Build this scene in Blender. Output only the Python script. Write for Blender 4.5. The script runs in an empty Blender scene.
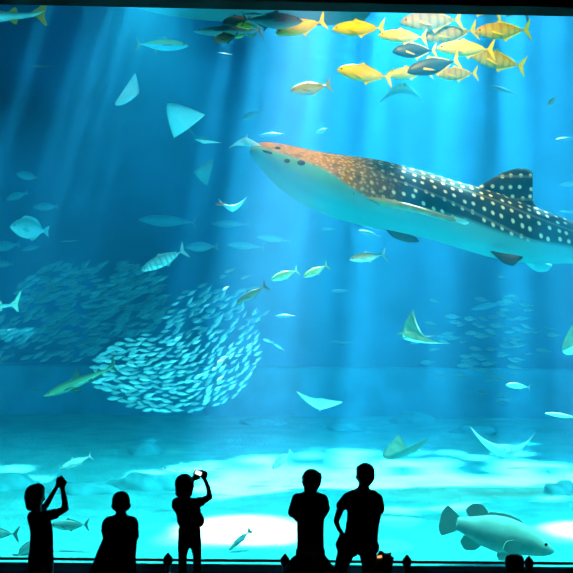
import bpy, bmesh, math, random
import numpy as np
from mathutils import Vector, Matrix
random.seed(7)
SC = bpy.context.scene
COL = SC.collection
F, CX, HY, CZ, DW = 1000.0, 286.5, 310.0, 3.05, 12.0     # focal length in px, centre column, horizon row, eye height, eye to window
RHO = math.radians(0.5)
CR, SR = math.cos(RHO), math.sin(RHO)
SAND = -0.25
BACK = 20.0
SURF = 13.0

def at(px, py, d):
    """point seen at pixel px,py at distance d from the eye (world y = 0 is the window)"""
    u, v = px - CX, HY - py
    return Vector(((u * CR - v * SR) / F * d, d - DW, CZ + (u * SR + v * CR) / F * d))

# ------------------------------------------------------------------ materials
MATS = {}
def nt(name):
    m = bpy.data.materials.new(name); m.use_nodes = True
    n = m.node_tree; n.nodes.clear()
    out = n.nodes.new('ShaderNodeOutputMaterial')
    return m, n, out
def bsdf(n, col=(.5, .5, .5), rough=.5, spec=.3):
    b = n.nodes.new('ShaderNodeBsdfPrincipled')
    b.inputs['Base Color'].default_value = (*col, 1)
    b.inputs['Roughness'].default_value = rough
    b.inputs['Specular IOR Level'].default_value = spec
    return b
def plain(name, col, rough=.55, spec=.3, var=.12, scale=6.0):
    """solid colour with a little procedural mottling"""
    if name in MATS: return MATS[name]
    m, n, out = nt(name)
    b = bsdf(n, col, rough, spec)
    tc = n.nodes.new('ShaderNodeTexCoord'); no = n.nodes.new('ShaderNodeTexNoise')
    no.inputs['Scale'].default_value = scale
    n.links.new(tc.outputs['Object'], no.inputs['Vector'])
    rp = n.nodes.new('ShaderNodeValToRGB')
    rp.color_ramp.elements[0].position = .3; rp.color_ramp.elements[1].position = .7
    rp.color_ramp.elements[0].color = (*[c * (1 - var) for c in col], 1)
    rp.color_ramp.elements[1].color = (*[min(1, c * (1 + var)) for c in col], 1)
    n.links.new(no.outputs['Fac'], rp.inputs['Fac'])
    n.links.new(rp.outputs['Color'], b.inputs['Base Color'])
    n.links.new(b.outputs[0], out.inputs['Surface'])
    MATS[name] = m
    return m
def skin(name, back, side, belly, bars=None, rough=.4, spots=None, split=(-.35, .1, .65)):
    """fish skin: colour from belly to back over the vertex attribute v; bars = (colour, scale, amount)"""
    if name in MATS: return MATS[name]
    m, n, out = nt(name)
    b = bsdf(n, side, rough, .4)
    av = n.nodes.new('ShaderNodeAttribute'); av.attribute_name = 'v'
    mp = n.nodes.new('ShaderNodeMapRange'); mp.inputs['From Min'].default_value = -1; mp.inputs['From Max'].default_value = 1
    n.links.new(av.outputs['Fac'], mp.inputs['Value'])
    rp = n.nodes.new('ShaderNodeValToRGB'); cr = rp.color_ramp
    cr.elements[0].position = (split[0] + 1) / 2; cr.elements[0].color = (*belly, 1)
    cr.elements[1].position = (split[2] + 1) / 2; cr.elements[1].color = (*back, 1)
    e = cr.elements.new((split[1] + 1) / 2); e.color = (*side, 1)
    n.links.new(mp.outputs[0], rp.inputs['Fac'])
    col = rp.outputs['Color']
    if bars:
        au = n.nodes.new('ShaderNodeAttribute'); au.attribute_name = 'u'
        mu = n.nodes.new('ShaderNodeMath'); mu.operation = 'MULTIPLY'; mu.inputs[1].default_value = bars[1]
        n.links.new(au.outputs['Fac'], mu.inputs[0])
        si = n.nodes.new('ShaderNodeMath'); si.operation = 'SINE'
        n.links.new(mu.outputs[0], si.inputs[0])
        m2 = n.nodes.new('ShaderNodeMapRange'); m2.inputs['From Min'].default_value = .1; m2.inputs['From Max'].default_value = .8
        m2.inputs['To Max'].default_value = bars[2]
        n.links.new(si.outputs[0], m2.inputs['Value'])
        mx = n.nodes.new('ShaderNodeMix'); mx.data_type = 'RGBA'
        n.links.new(m2.outputs[0], mx.inputs['Factor']); n.links.new(col, mx.inputs['A'])
        mx.inputs['B'].default_value = (*bars[0], 1)
        col = mx.outputs['Result']
    no = n.nodes.new('ShaderNodeTexNoise'); no.inputs['Scale'].default_value = 9
    tc = n.nodes.new('ShaderNodeTexCoord'); n.links.new(tc.outputs['Object'], no.inputs['Vector'])
    m3 = n.nodes.new('ShaderNodeMapRange'); m3.inputs['To Min'].default_value = .75; m3.inputs['To Max'].default_value = 1.2
    n.links.new(no.outputs['Fac'], m3.inputs['Value'])
    mm = n.nodes.new('ShaderNodeMix'); mm.data_type = 'RGBA'; mm.blend_type = 'MULTIPLY'; mm.inputs['Factor'].default_value = 1
    n.links.new(col, mm.inputs['A']); n.links.new(m3.outputs[0], mm.inputs['B'])
    n.links.new(mm.outputs['Result'], b.inputs['Base Color'])
    n.links.new(b.outputs[0], out.inputs['Surface'])
    MATS[name] = m
    return m
def lit(name, col, strength):
    m, n, out = nt(name)
    e = n.nodes.new('ShaderNodeEmission'); e.inputs['Color'].default_value = (*col, 1); e.inputs['Strength'].default_value = strength
    n.links.new(e.outputs[0], out.inputs['Surface'])
    return m

# ------------------------------------------------------------------ object helpers
def link(name, verts, faces, mat, parent=None, smooth=True, attrs=None, mats=None, fmat=None):
    me = bpy.data.meshes.new(name)
    me.from_pydata([tuple(v) for v in verts], [], faces)
    bm = bmesh.new(); bm.from_mesh(me); bmesh.ops.recalc_face_normals(bm, faces=bm.faces); bm.to_mesh(me); bm.free()
    for m in (mats or [mat]): me.materials.append(m)
    if fmat:
        for p, k in zip(me.polygons, fmat): p.material_index = k
    if smooth: me.polygons.foreach_set('use_smooth', [True] * len(me.polygons))
    for k, vals in (attrs or {}).items():
        a = me.attributes.new(k, 'FLOAT', 'POINT'); a.data.foreach_set('value', list(vals))
    o = bpy.data.objects.new(name, me); COL.objects.link(o)
    if parent: o.parent = parent
    return o
def empty(name, loc=(0, 0, 0)):
    o = bpy.data.objects.new(name, None); COL.objects.link(o)
    o.location = loc; o.empty_display_size = .1
    return o
def tag(o, label, cat, group=None, kind=None):
    o['label'] = label
    if cat: o['category'] = cat
    if group: o['group'] = group
    if kind: o['kind'] = kind
    return o
def struct(o, label=None):
    o['kind'] = 'structure'
    if label: o['label'] = label
    return o
def boxg(x0, x1, y0, y1, z0, z1):
    v = [(x, y, z) for x in (x0, x1) for y in (y0, y1) for z in (z0, z1)]
    f = [(0, 1, 3, 2), (4, 6, 7, 5), (0, 4, 5, 1), (2, 3, 7, 6), (0, 2, 6, 4), (1, 5, 7, 3)]
    return v, f
def box(name, x0, x1, y0, y1, z0, z1, mat, parent=None):
    v, f = boxg(x0, x1, y0, y1, z0, z1)
    return link(name, v, f, mat, parent, smooth=False)
def crom(xs, ts):
    """Catmull-Rom through rows of xs, sampled at ts in 0..1 over the row index"""
    xs = np.asarray(xs, float); n = len(xs); out = []
    for t in ts:
        p = t * (n - 1); i = min(int(p), n - 2); f = p - i
        a = xs[max(i - 1, 0)]; b = xs[i]; c = xs[i + 1]; e = xs[min(i + 2, n - 1)]
        out.append(.5 * ((2 * b) + (-a + c) * f + (2 * a - 5 * b + 4 * c - e) * f * f + (-a + 3 * b - 3 * c + e) * f ** 3))
    return np.array(out)
def loft(rows, m=26, n=18, sq=1.0):
    """rows (x, y, z, half width, height up, height down) -> closed body; returns verts, faces, u, v"""
    S = crom(rows, [i / (m - 1) for i in range(m)])
    V, Fc, U, W = [], [], [], []
    for i, (x, y, z, w, hu, hd) in enumerate(S):
        w, hu, hd = max(w, 1e-4), max(hu, 1e-4), max(hd, 1e-4)
        for k in range(n):
            a = 2 * math.pi * k / n
            c, s = math.cos(a), math.sin(a)
            c2 = math.copysign(abs(c) ** sq, c); s2 = math.copysign(abs(s) ** sq, s)
            V.append((x, y + w * c2, z + (hu if s >= 0 else hd) * s2)); U.append(i / (m - 1)); W.append(s)
    for i in range(m - 1):
        for k in range(n):
            Fc.append((i * n + k, i * n + (k + 1) % n, (i + 1) * n + (k + 1) % n, (i + 1) * n + k))
    Fc.append(tuple(range(n))); Fc.append(tuple((m - 1) * n + k for k in range(n)))
    return V, Fc, U, W
def slab(outline, th, f3):
    """a solid fin from a 2-D outline; f3(a, b, offset) -> 3-D point"""
    n = len(outline)
    V = [f3(a, b, th) for a, b in outline] + [f3(a, b, -th) for a, b in outline]
    Fc = [tuple(range(n)), tuple(range(2 * n - 1, n - 1, -1))]
    Fc += [(i, (i + 1) % n, n + (i + 1) % n, n + i) for i in range(n)]
    return V, Fc
def smooth_outline(pts, per=4):
    """closed outline rounded by a Catmull-Rom curve"""
    n = len(pts); P = np.array(pts, float); out = []
    for i in range(n):
        a, b, c, e = P[i - 1], P[i], P[(i + 1) % n], P[(i + 2) % n]
        for k in range(per):
            f = k / per
            out.append(tuple((1 + 2 * f) * (1 - f) ** 2 * b + f * (1 - f) ** 2 * (c - a) * .3
                             + f * f * (3 - 2 * f) * c + f * f * (f - 1) * (e - b) * .3))
    return out
def fin(name, pts, mat, parent, th=.008, y=0.0, rot=None, rnd=True):
    """vertical fin in the x-z plane; rot = Matrix applied to the points"""
    ol = smooth_outline(pts, 3) if rnd else pts
    V, Fc = slab(ol, th, lambda a, b, o: Vector((a, y + o, b)))
    if rot: V = [rot @ v for v in V]
    return link(name, V, Fc, mat, parent, smooth=False, attrs={'v': [0.0] * len(V), 'u': [.5] * len(V)})
def ball(c, r, n=8, m=6, s=(1, 1, 1)):
    V, Fc = [], []
    for i in range(m + 1):
        t = math.pi * i / m
        for k in range(n):
            a = 2 * math.pi * k / n
            V.append((c[0] + r * s[0] * math.sin(t) * math.cos(a), c[1] + r * s[1] * math.sin(t) * math.sin(a), c[2] + r * s[2] * math.cos(t)))
    for i in range(m):
        for k in range(n):
            Fc.append((i * n + k, i * n + (k + 1) % n, (i + 1) * n + (k + 1) % n, (i + 1) * n + k))
    return V, Fc
def pose(o, px, py, d, scale, face=-1, tilt=0, yaw=0, roll=0, lean=0):
    """put a thing built facing -x; tilt turns it anticlockwise in the picture, yaw about the upright axis, roll about its own length"""
    R = (Matrix.Rotation(math.radians(lean), 4, 'X') @ Matrix.Rotation(-math.radians(tilt), 4, 'Y') @ Matrix.Rotation(math.radians(yaw + (180 if face > 0 else 0)), 4, 'Z')
         @ Matrix.Rotation(math.radians(roll), 4, 'X'))
    o.matrix_world = Matrix.Translation(at(px, py, d)) @ R @ Matrix.Diagonal((scale, scale, scale, 1))
    return o

# ------------------------------------------------------------------ animals (unit length, nose at x = -.5, facing -x)
BLACK = plain('black_eye', (.004, .004, .005), .2, .5)
def eyes(root, x, w, z, r):
    for s in (-1, 1):
        V, Fc = ball((x, s * w, z), r, s=(1, .5, 1))
        link('eye', V, Fc, BLACK, root)
SHAPES = {   # x, half width, up, down ; then fins
    'jack': dict(rows=[(-.5, .003, .004, .004), (-.475, .022, .04, .03), (-.42, .045, .085, .06), (-.32, .065, .125, .095), (-.18, .075, .15, .13), (-.02, .07, .145, .135), (.12, .052, .105, .1), (.24, .028, .055, .052), (.33, .014, .02, .02), (.37, .012, .018, .018)],
        tail=[(.35, 0), (.37, .02), (.44, .12), (.5, .19), (.48, .1), (.445, 0), (.48, -.1), (.5, -.19), (.44, -.12), (.37, -.02)],
        dorsal=[(-.12, .13), (-.05, .2), (.0, .165), (.15, .115), (.3, .045), (.26, .02), (.0, .1)],
        anal=[(-.02, -.11), (.03, -.19), (.07, -.15), (.18, -.095), (.3, -.045), (.26, -.02), (.05, -.08)],
        pec=[(-.24, -.02), (-.2, .0), (-.08, -.06), (-.02, -.1), (-.12, -.075)]),
    'tuna': dict(rows=[(-.5, .003, .003, .003), (-.46, .025, .028, .026), (-.38, .05, .06, .055), (-.25, .07, .09, .085), (-.08, .078, .1, .1), (.1, .06, .082, .082), (.26, .03, .042, .042), (.38, .01, .014, .014), (.42, .009, .012, .012)],
        tail=[(.4, 0), (.42, .02), (.46, .08), (.5, .15), (.47, .06), (.45, 0), (.47, -.06), (.5, -.15), (.46, -.08), (.42, -.02)],
        dorsal=[(-.12, .085), (-.06, .15), (-.02, .11), (.1, .085), (.08, .06), (-.05, .07)],
        anal=[(.06, -.075), (.12, -.14), (.13, -.09), (.22, -.055), (.18, -.04)],
        pec=[(-.26, -.01), (-.22, .01), (-.06, -.02), (-.02, -.045), (-.14, -.035)]),
    'oval': dict(rows=[(-.5, .004, .005, .005), (-.46, .03, .05, .05), (-.36, .055, .12, .11), (-.2, .07, .18, .17), (0, .068, .19, .18), (.18, .045, .13, .12), (.3, .02, .055, .05), (.36, .012, .03, .03)],
        tail=[(.34, 0), (.36, .035), (.44, .1), (.5, .12), (.475, .04), (.465, 0), (.475, -.04), (.5, -.12), (.44, -.1), (.36, -.035)],
        dorsal=[(-.25, .15), (-.15, .235), (.05, .23), (.2, .17), (.28, .07), (.2, .08), (0, .15)],
        anal=[(.0, -.15), (.06, -.22), (.18, -.16), (.27, -.06), (.18, -.08)],
        pec=[(-.24, -.02), (-.2, .01), (-.1, -.02), (-.09, -.07), (-.18, -.06)]),
}
def fish(name, shape, body_mat, fin_mat, deep=1.0, parts=True):
    S = SHAPES[shape]
    root = empty(name)
    V, Fc, U, W = loft([(x, 0, 0, w, hu * deep, hd * deep) for x, w, hu, hd in S['rows']], 26, 16)
    link('body', V, Fc, body_mat, root, attrs={'u': U, 'v': W})
    sc = lambda pts: [(a, b * (deep if i else deep)) for i, (a, b) in enumerate(pts)]
    fin('tail_fin', S['tail'], fin_mat, root, .006, rnd=False)
    if parts:
        fin('dorsal_fin', sc(S['dorsal']), fin_mat, root, .005)
        fin('anal_fin', sc(S['anal']), fin_mat, root, .005)
        for s in (-1, 1):
            R = Matrix.Translation((-.24, s * .06, -.02)) @ Matrix.Rotation(s * .35, 4, 'Z') @ Matrix.Translation((.24, 0, .02))
            fin('pectoral_fin', sc(S['pec']), fin_mat, root, .004, rot=R)
        eyes(root, -.42, .042, .025 * deep, .016)
    return root
def grouper(name, body_mat, fin_mat):
    root = empty(name)
    rows = [(-.5, 0, -.02, .01, .01, .012), (-.47, 0, -.02, .05, .035, .04), (-.4, 0, -.015, .085, .075, .075), (-.28, 0, 0, .11, .125, .115), (-.1, 0, 0, .12, .165, .15), (.06, 0, 0, .1, .155, .14), (.2, 0, 0, .065, .11, .1), (.3, 0, 0, .04, .075, .065), (.36, 0, 0, .03, .062, .055)]
    V, Fc, U, W = loft(rows, 34, 22)
    link('body', V, Fc, body_mat, root, attrs={'u': U, 'v': W})
    fin('tail_fin', [(.33, .05), (.42, .115), (.47, .135), (.5, .07), (.505, 0), (.5, -.07), (.465, -.13), (.42, -.11), (.33, -.045)], fin_mat, root, .01)
    fin('dorsal_fin', [(.14, .12), (.12, .17), (.18, .215), (.26, .205), (.31, .14), (.27, .09), (.2, .08)], fin_mat, root, .008)
    fin('spiny_dorsal_fin', [(-.22, .12), (-.15, .175), (-.02, .19), (.1, .17), (.13, .12), (0, .12)], fin_mat, root, .008)
    fin('anal_fin', [(.1, -.11), (.15, -.18), (.24, -.2), (.29, -.14), (.26, -.07), (.18, -.08)], fin_mat, root, .008)
    for s in (-1, 1):
        R = Matrix.Translation((-.2, s * .11, -.04)) @ Matrix.Rotation(s * .4, 4, 'Z') @ Matrix.Translation((.2, 0, .04))
        fin('pectoral_fin', [(-.2, -.02), (-.12, .01), (-.05, -.02), (-.04, -.08), (-.1, -.11), (-.19, -.08)], fin_mat, root, .007, rot=R)
    V, Fc = [], []
    for s in (-1, 1):
        fin('pelvic_fin', [(-.16, -.12), (-.1, -.2), (-.05, -.2), (-.06, -.13)], fin_mat, root, .006, y=s * .05)
        V, Fc = ball((-.41, s * .078, .03), .014, s=(1, .6, 1)); link('eye', V, Fc, BLACK, root)
    return root
def shark(name, body_mat, fin_mat, girth=1.0):
    root = empty(name)
    rows = [(-.5, 0, .005, .006, .006, .006), (-.47, 0, .003, .03, .02, .022), (-.4, 0, 0, .052, .04, .042), (-.28, 0, 0, .066, .06, .058), (-.12, 0, 0, .07, .068, .064), (.05, 0, 0, .056, .055, .05), (.2, 0, 0, .034, .035, .03), (.32, 0, .003, .018, .02, .018), (.42, 0, .015, .01, .014, .012), (.47, 0, .04, .005, .006, .006)]
    rows = [(a, b, c, w * girth, u * girth, e * girth) for a, b, c, w, u, e in rows]
    V, Fc, U, W = loft(rows, 34, 16)
    link('body', V, Fc, body_mat, root, attrs={'u': U, 'v': W})
    fin('tail_fin', [(.36, .015), (.43, .06), (.5, .165), (.51, .16), (.475, .05), (.46, .005), (.475, -.065), (.46, -.065), (.41, -.01)], fin_mat, root, .006, rnd=False)
    fin('dorsal_fin', [(-.1, .055), (-.04, .12), (.01, .165), (.02, .155), (.01, .09), (.03, .05), (-.04, .045)], fin_mat, root, .008)
    fin('second_dorsal_fin', [(.22, .025), (.26, .06), (.275, .055), (.28, .03), (.29, .02)], fin_mat, root, .006)
    fin('anal_fin', [(.22, -.022), (.26, -.055), (.275, -.05), (.28, -.025), (.29, -.015)], fin_mat, root, .006)
    for s in (-1, 1):
        R = Matrix.Translation((-.2, s * .05, -.03)) @ Matrix.Rotation(s * math.radians(-62), 4, 'X') @ Matrix.Translation((.2, 0, .03))
        fin('pectoral_fin', [(-.24, -.02), (-.12, -.16), (-.06, -.23), (-.05, -.22), (-.1, -.1), (-.11, -.02)], fin_mat, root, .007, rot=R)
        R = Matrix.Translation((.1, s * .03, -.03)) @ Matrix.Rotation(s * math.radians(-50), 4, 'X') @ Matrix.Translation((-.1, 0, .03))
        fin('pelvic_fin', [(.08, -.025), (.13, -.08), (.15, -.075), (.14, -.025)], fin_mat, root, .005, rot=R)
    eyes(root, -.43, .045 * girth, .012, .01)
    return root
def ray(name, top_mat, bot_mat, up=.25, power=1.6, chord=.62, sweep=.32, tail=.7, horns=False, skew=0.0, droop=0.0):
    """unit wing span along y, facing -x; up = height of the wing tips"""
    root = empty(name)
    M, K = 33, 13
    V, Fc, fm = [], [], []
    def wing(s, t, side):
        a = abs(s)
        tipx = sweep + .02
        lead = -chord * .5 + (tipx + chord * .5) * (.25 * a + .75 * a ** 1.7)
        trail = chord * .42 + (tipx + .012 - chord * .42) * (a ** .72)
        if trail < lead + .004: trail = lead + .004
        x = lead + (trail - lead) * t
        th = (.085 * (1 - a) ** 1.5 + .012 * (1 - a) + .003) * (math.sin(math.pi * t ** .7) ** .8 if 0 < t < 1 else 0)
        z = up * (1 + (skew if s > 0 else -skew)) * a ** power + side * th
        z += droop * (t - .4) * a
        return (x, s * .5, z)
    ss = [math.sin(math.pi / 2 * (2 * i / (M - 1) - 1)) for i in range(M)]
    for side in (1, -1):
        for s in ss:
            for k in range(K): V.append(wing(s, k / (K - 1), side))
    for side in range(2):
        for i in range(M - 1):
            for k in range(K - 1):
                a = side * M * K + i * K + k
                Fc.append((a, a + 1, a + K + 1, a + K)); fm.append(side)
    me_v, keep = {}, []
    bm = bmesh.new()
    bv = [bm.verts.new(v) for v in V]
    for f, k in zip(Fc, fm):
        try:
            q = bm.faces.new([bv[i] for i in f]); q.material_index = k; q.smooth = True
        except ValueError: pass
    bmesh.ops.remove_doubles(bm, verts=bm.verts, dist=1e-5)
    bmesh.ops.recalc_face_normals(bm, faces=bm.faces)
    me = bpy.data.meshes.new('body'); bm.to_mesh(me); bm.free()
    me.materials.append(top_mat); me.materials.append(bot_mat)
    o = bpy.data.objects.new('body', me); COL.objects.link(o); o.parent = root
    if tail:
        x0 = chord * .42
        rows = [(x0, 0, 0, .02, .016, .016), (x0 + tail * .1, 0, .0, .012, .01, .01), (x0 + tail * .5, 0, .01, .005, .005, .005), (x0 + tail, 0, .03, .002, .002, .002)]
        Vt, Ft, U, W = loft(rows, 12, 8)
        link('tail', Vt, Ft, top_mat, root, attrs={'u': U, 'v': W})
    for s in (-1, 1):
        Vb, Fb = ball((-chord * .36, s * .055, .045), .013); link('eye', Vb, Fb, BLACK, root)
        if horns:
            Vh, Fh, U, W = loft([(-chord * .44, s * .05, 0, .02, .025, .025), (-chord * .55, s * .06, -.01, .012, .022, .022), (-chord * .66, s * .052, -.02, .004, .006, .006)], 8, 8)
            link('head_fin', Vh, Fh, top_mat, root, attrs={'u': U, 'v': W})
    return root
# === PART2 ===
# ------------------------------------------------------------------ setting
hall = plain('hall_dark_paint', (.012, .013, .016), .8, .1)
sill_m = plain('sill_dark_metal', (.012, .014, .02), .5, .2)
XH = 9.0
struct(box('floor', -XH, XH, -16, -.02, -.3, 0, plain('hall_carpet', (.012, .013, .018), .9, .05)), 'dark floor of the viewing hall')
struct(box('wall_left', -XH - .3, -XH, -16, -.02, 0, 9, hall)); struct(box('wall_right', XH, XH + .3, -16, -.02, 0, 9, hall))
struct(box('wall_back', -XH, XH, -16.3, -16, 0, 9, hall)); struct(box('ceiling', -XH, XH, -16.3, -.4, 9, 9.3, hall))
# header wall above the window: lower edge follows the picture (left end a little higher)
zl, zr = at(0, 4.5, DW), at(573, 16.5, DW)
sl = (zr.z - zl.z) / (zr.x - zl.x)
hz = lambda x: zl.z + sl * (x - zl.x)
V = [(x, y, z) for x in (-XH, XH) for y in (-.35, 0) for z in (hz(x), 14.3)]
struct(link('wall_front', V, boxg(0, 1, 0, 1, 0, 1)[1], hall, smooth=False), 'dark header wall above the aquarium window')
for i, (x0, x1) in enumerate(((-XH, -6.2), (6.2, XH))):
    struct(box(('wall_front_left', 'wall_front_right')[i], x0, x1, -.35, 0, .04, 6.4, hall))
struct(box('trim_1', -6.2, 6.2, -.35, 0.0, -.3, at(286, 566.5, DW).z, sill_m), 'dark sill along the foot of the window')
# acrylic pane
m, n, out = nt('acrylic')
tr = n.nodes.new('ShaderNodeBsdfTransparent'); tr.inputs['Color'].default_value = (.97, .99, 1, 1)
gl = n.nodes.new('ShaderNodeBsdfGlossy'); gl.inputs['Roughness'].default_value = .02; gl.inputs['Color'].default_value = (1, 1, 1, 1)
fr = n.nodes.new('ShaderNodeFresnel'); fr.inputs['IOR'].default_value = 1.2
mx = n.nodes.new('ShaderNodeMixShader')
n.links.new(fr.outputs[0], mx.inputs[0]); n.links.new(tr.outputs[0], mx.inputs[1]); n.links.new(gl.outputs[0], mx.inputs[2])
n.links.new(mx.outputs[0], out.inputs['Surface'])
struct(box('window_1', -6.4, 6.4, .02, .2, -.2, 7.0, m), 'giant clear acrylic window of the aquarium')

# tank
XT = 15.0
m, n, out = nt('sand')
b = bsdf(n, (.3, .6, .55), .9, .05)
tc = n.nodes.new('ShaderNodeTexCoord')
no = n.nodes.new('ShaderNodeTexNoise'); no.inputs['Scale'].default_value = 1.6; no.inputs['Detail'].default_value = 8
no2 = n.nodes.new('ShaderNodeTexNoise'); no2.inputs['Scale'].default_value = 14; no2.inputs['Detail'].default_value = 4
rp = n.nodes.new('ShaderNodeValToRGB')
rp.color_ramp.elements[0].position = .32; rp.color_ramp.elements[0].color = (.09, .44, .43, 1)
rp.color_ramp.elements[1].position = .68; rp.color_ramp.elements[1].color = (.14, .62, .59, 1)
n.links.new(tc.outputs['Object'], no.inputs['Vector']); n.links.new(tc.outputs['Object'], no2.inputs['Vector'])
n.links.new(no.outputs['Fac'], rp.inputs['Fac']); n.links.new(rp.outputs['Color'], b.inputs['Base Color'])
bp = n.nodes.new('ShaderNodeBump'); bp.inputs['Strength'].default_value = .6; bp.inputs['Distance'].default_value = .12
n.links.new(no2.outputs['Fac'], bp.inputs['Height']); n.links.new(bp.outputs['Normal'], b.inputs['Normal'])
n.links.new(b.outputs[0], out.inputs['Surface'])
sand_m = m
NX, NY = 120, 90
V, Fc = [], []
for j in range(NY + 1):
    for i in range(NX + 1):
        x = -XT + 2 * XT * i / NX; y = BACK * j / NY
        V.append((x, y, SAND + .03 * math.sin(x * 1.7 + .6 * math.sin(y * 1.3)) * math.cos(y * 1.1 + .4 * x) + .012 * math.sin(5 * y + 2 * math.sin(x))))
for j in range(NY):
    for i in range(NX):
        a = j * (NX + 1) + i; Fc.append((a, a + 1, a + NX + 2, a + NX + 1))
struct(link('tank_floor', V, Fc, sand_m), 'pale rippled sand bed of the tank')
tank_m = plain('tank_blue_wall', (.025, .15, .30), .8, .1, .35, .5)
struct(box('tank_wall_back', -XT, XT, BACK, BACK + .4, SAND, SURF + 1.3, tank_m), 'blue back wall of the tank')
struct(box('tank_wall_left', -XT - .4, -XT, 0, BACK + .4, SAND, SURF + 1.3, tank_m))
struct(box('tank_wall_right', XT, XT + .4, 0, BACK + .4, SAND, SURF + 1.3, tank_m))
struct(box('tank_ledge', -XT, XT, BACK - 1.0, BACK, SAND, at(286, 368, DW + BACK - 1).z, plain('ledge_blue', (.06, .36, .50), .85, .1, .25, 1.2)), 'low ledge along the foot of the back wall')

# water body
m, n, out = nt('sea_water')
vs = n.nodes.new('ShaderNodeVolumeScatter'); vs.inputs['Color'].default_value = (.06, .55, 1.0, 1); vs.inputs['Density'].default_value = .026; vs.inputs['Anisotropy'].default_value = .25
va = n.nodes.new('ShaderNodeVolumeAbsorption'); va.inputs['Color'].default_value = (.0, .80, 1, 1); va.inputs['Density'].default_value = .085
ad = n.nodes.new('ShaderNodeAddShader')
n.links.new(vs.outputs[0], ad.inputs[0]); n.links.new(va.outputs[0], ad.inputs[1]); n.links.new(ad.outputs[0], out.inputs['Volume'])
try: m.cycles.homogeneous_volume = True
except Exception: pass
wv, wf = boxg(-XT + .01, XT - .01, .22, BACK - .01, SAND - .1, SURF)
water = link('water', wv, wf, m, smooth=False)
struct(water, 'clear blue sea water filling the whole aquarium tank')

# roof over the tank: unseen panels, gaps shaped to throw light shafts (each cell either panel or gap)
SUN = Vector((-.19, -1.0, -1.75)).normalized()         # travel of the sunlight
rng = random.Random(11)
NOISE = [[rng.random() for _ in range(64)] for _ in range(64)]
def vnoise(x, y):
    xi, yi = math.floor(x), math.floor(y); fx, fy = x - xi, y - yi
    fx, fy = fx * fx * (3 - 2 * fx), fy * fy * (3 - 2 * fy)
    g = lambda i, j: NOISE[i % 64][j % 64]
    return (g(xi, yi) * (1 - fx) + g(xi + 1, yi) * fx) * (1 - fy) + (g(xi, yi + 1) * (1 - fx) + g(xi + 1, yi + 1) * fx) * fy
ROOF = 13.6
def up_to_roof(px, py, d):
    p = at(px, py, d); return p - SUN * ((ROOF - p.z) / -SUN.z)
EXTRA = []       # single openings that send a shaft through a place: (x, y, half x, half y)
for px, py, d, hx, hy in ((92, 70, 24, .18, .35), (138, 50, 25, .1, .35), (118, 60, 26, .07, .3), (152, 430, 26, .3, .8), (218, 90, 25, .16, .5), (262, 90, 26, .3, .6),
                          (530, 370, 26, .3, .9), (558, 370, 27, .16, .6), (412, 330, 26, .12, .4), (228, 526, 14.9, .75, .8), (262, 530, 15.1, .6, .6), (572, 520, 15.1, .35, .4), (30, 70, 26, .07, .25), (8, 120, 26, .07, .25)):
    q = up_to_roof(px, py, d); EXTRA.append((q.x, q.y, hx, hy))
def is_open(x, y):
    for ex, ey, hx, hy in EXTRA:
        if abs(x - ex) < hx and abs(y - ey) < hy: return True
    if y < 8.0: return False
    w = vnoise(x * .9 + 7, y * .4 + 3) * .38 + vnoise(x * 2.4 + 31, y * 1.3 + 11) * .62
    lvl = np.interp(x, (-12, -6, -3.2, -1.2, .6, 2.4, 4.5, 7, 9, 13), (.04, .04, .05, .20, .64, .84, .80, .5, .38, .25))
    lvl *= np.interp(y, (12.3, 14.6, 15.6, 17), (.08, 1, 1, .5))
    return w < .5 + (lvl - .5) * .8
CELL = .125
nx, ny = round(2 * XT / CELL), round((BACK + .4) / CELL)
V, Fc = [], []
vid = {}
def rv(i, j, top):
    k = (i, j, top)
    if k not in vid:
        vid[k] = len(V); V.append((-XT + i * CELL, j * CELL, ROOF + (.06 if top else 0)))
    return vid[k]
closed = [[not is_open(-XT + (i + .5) * CELL, (j + .5) * CELL) for j in range(ny)] for i in range(nx)]
for i in range(nx):
    for j in range(ny):
        if not closed[i][j]: continue
        Fc.append((rv(i, j, 0), rv(i, j + 1, 0), rv(i + 1, j + 1, 0), rv(i + 1, j, 0)))
        Fc.append((rv(i, j, 1), rv(i + 1, j, 1), rv(i + 1, j + 1, 1), rv(i, j + 1, 1)))
struct(link('light_gap_roof', V, Fc, plain('roof_panel', (.2, .25, .28), .8, .1), smooth=False), 'unseen roof over the tank with gaps shaped for the light shafts')

# ------------------------------------------------------------------ light
w = bpy.data.worlds.new('sky'); SC.world = w; w.use_nodes = True
bg = w.node_tree.nodes['Background']; bg.inputs['Color'].default_value = (.16, .90, .90, 1); bg.inputs['Strength'].default_value = 6.5
def sunlamp(name, d, e, col, ang):
    l = bpy.data.lights.new(name, 'SUN'); l.energy = e; l.color = col; l.angle = math.radians(ang)
    o = bpy.data.objects.new(name, l); COL.objects.link(o)
    o.rotation_euler = d.to_track_quat('-Z', 'Y').to_euler(); return o
sunlamp('sun', SUN, 100, (1, .97, .9), 2.5)
def spot(name, loc, aim, e, col, size, blend=.6, r=.25):
    l = bpy.data.lights.new(name, 'SPOT'); l.energy = e; l.color = col; l.spot_size = math.radians(size); l.spot_blend = blend; l.shadow_soft_size = r
    o = bpy.data.objects.new(name, l); COL.objects.link(o); o.location = loc
    o.rotation_euler = (Vector(aim) - Vector(loc)).to_track_quat('-Z', 'Y').to_euler(); return o
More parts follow.
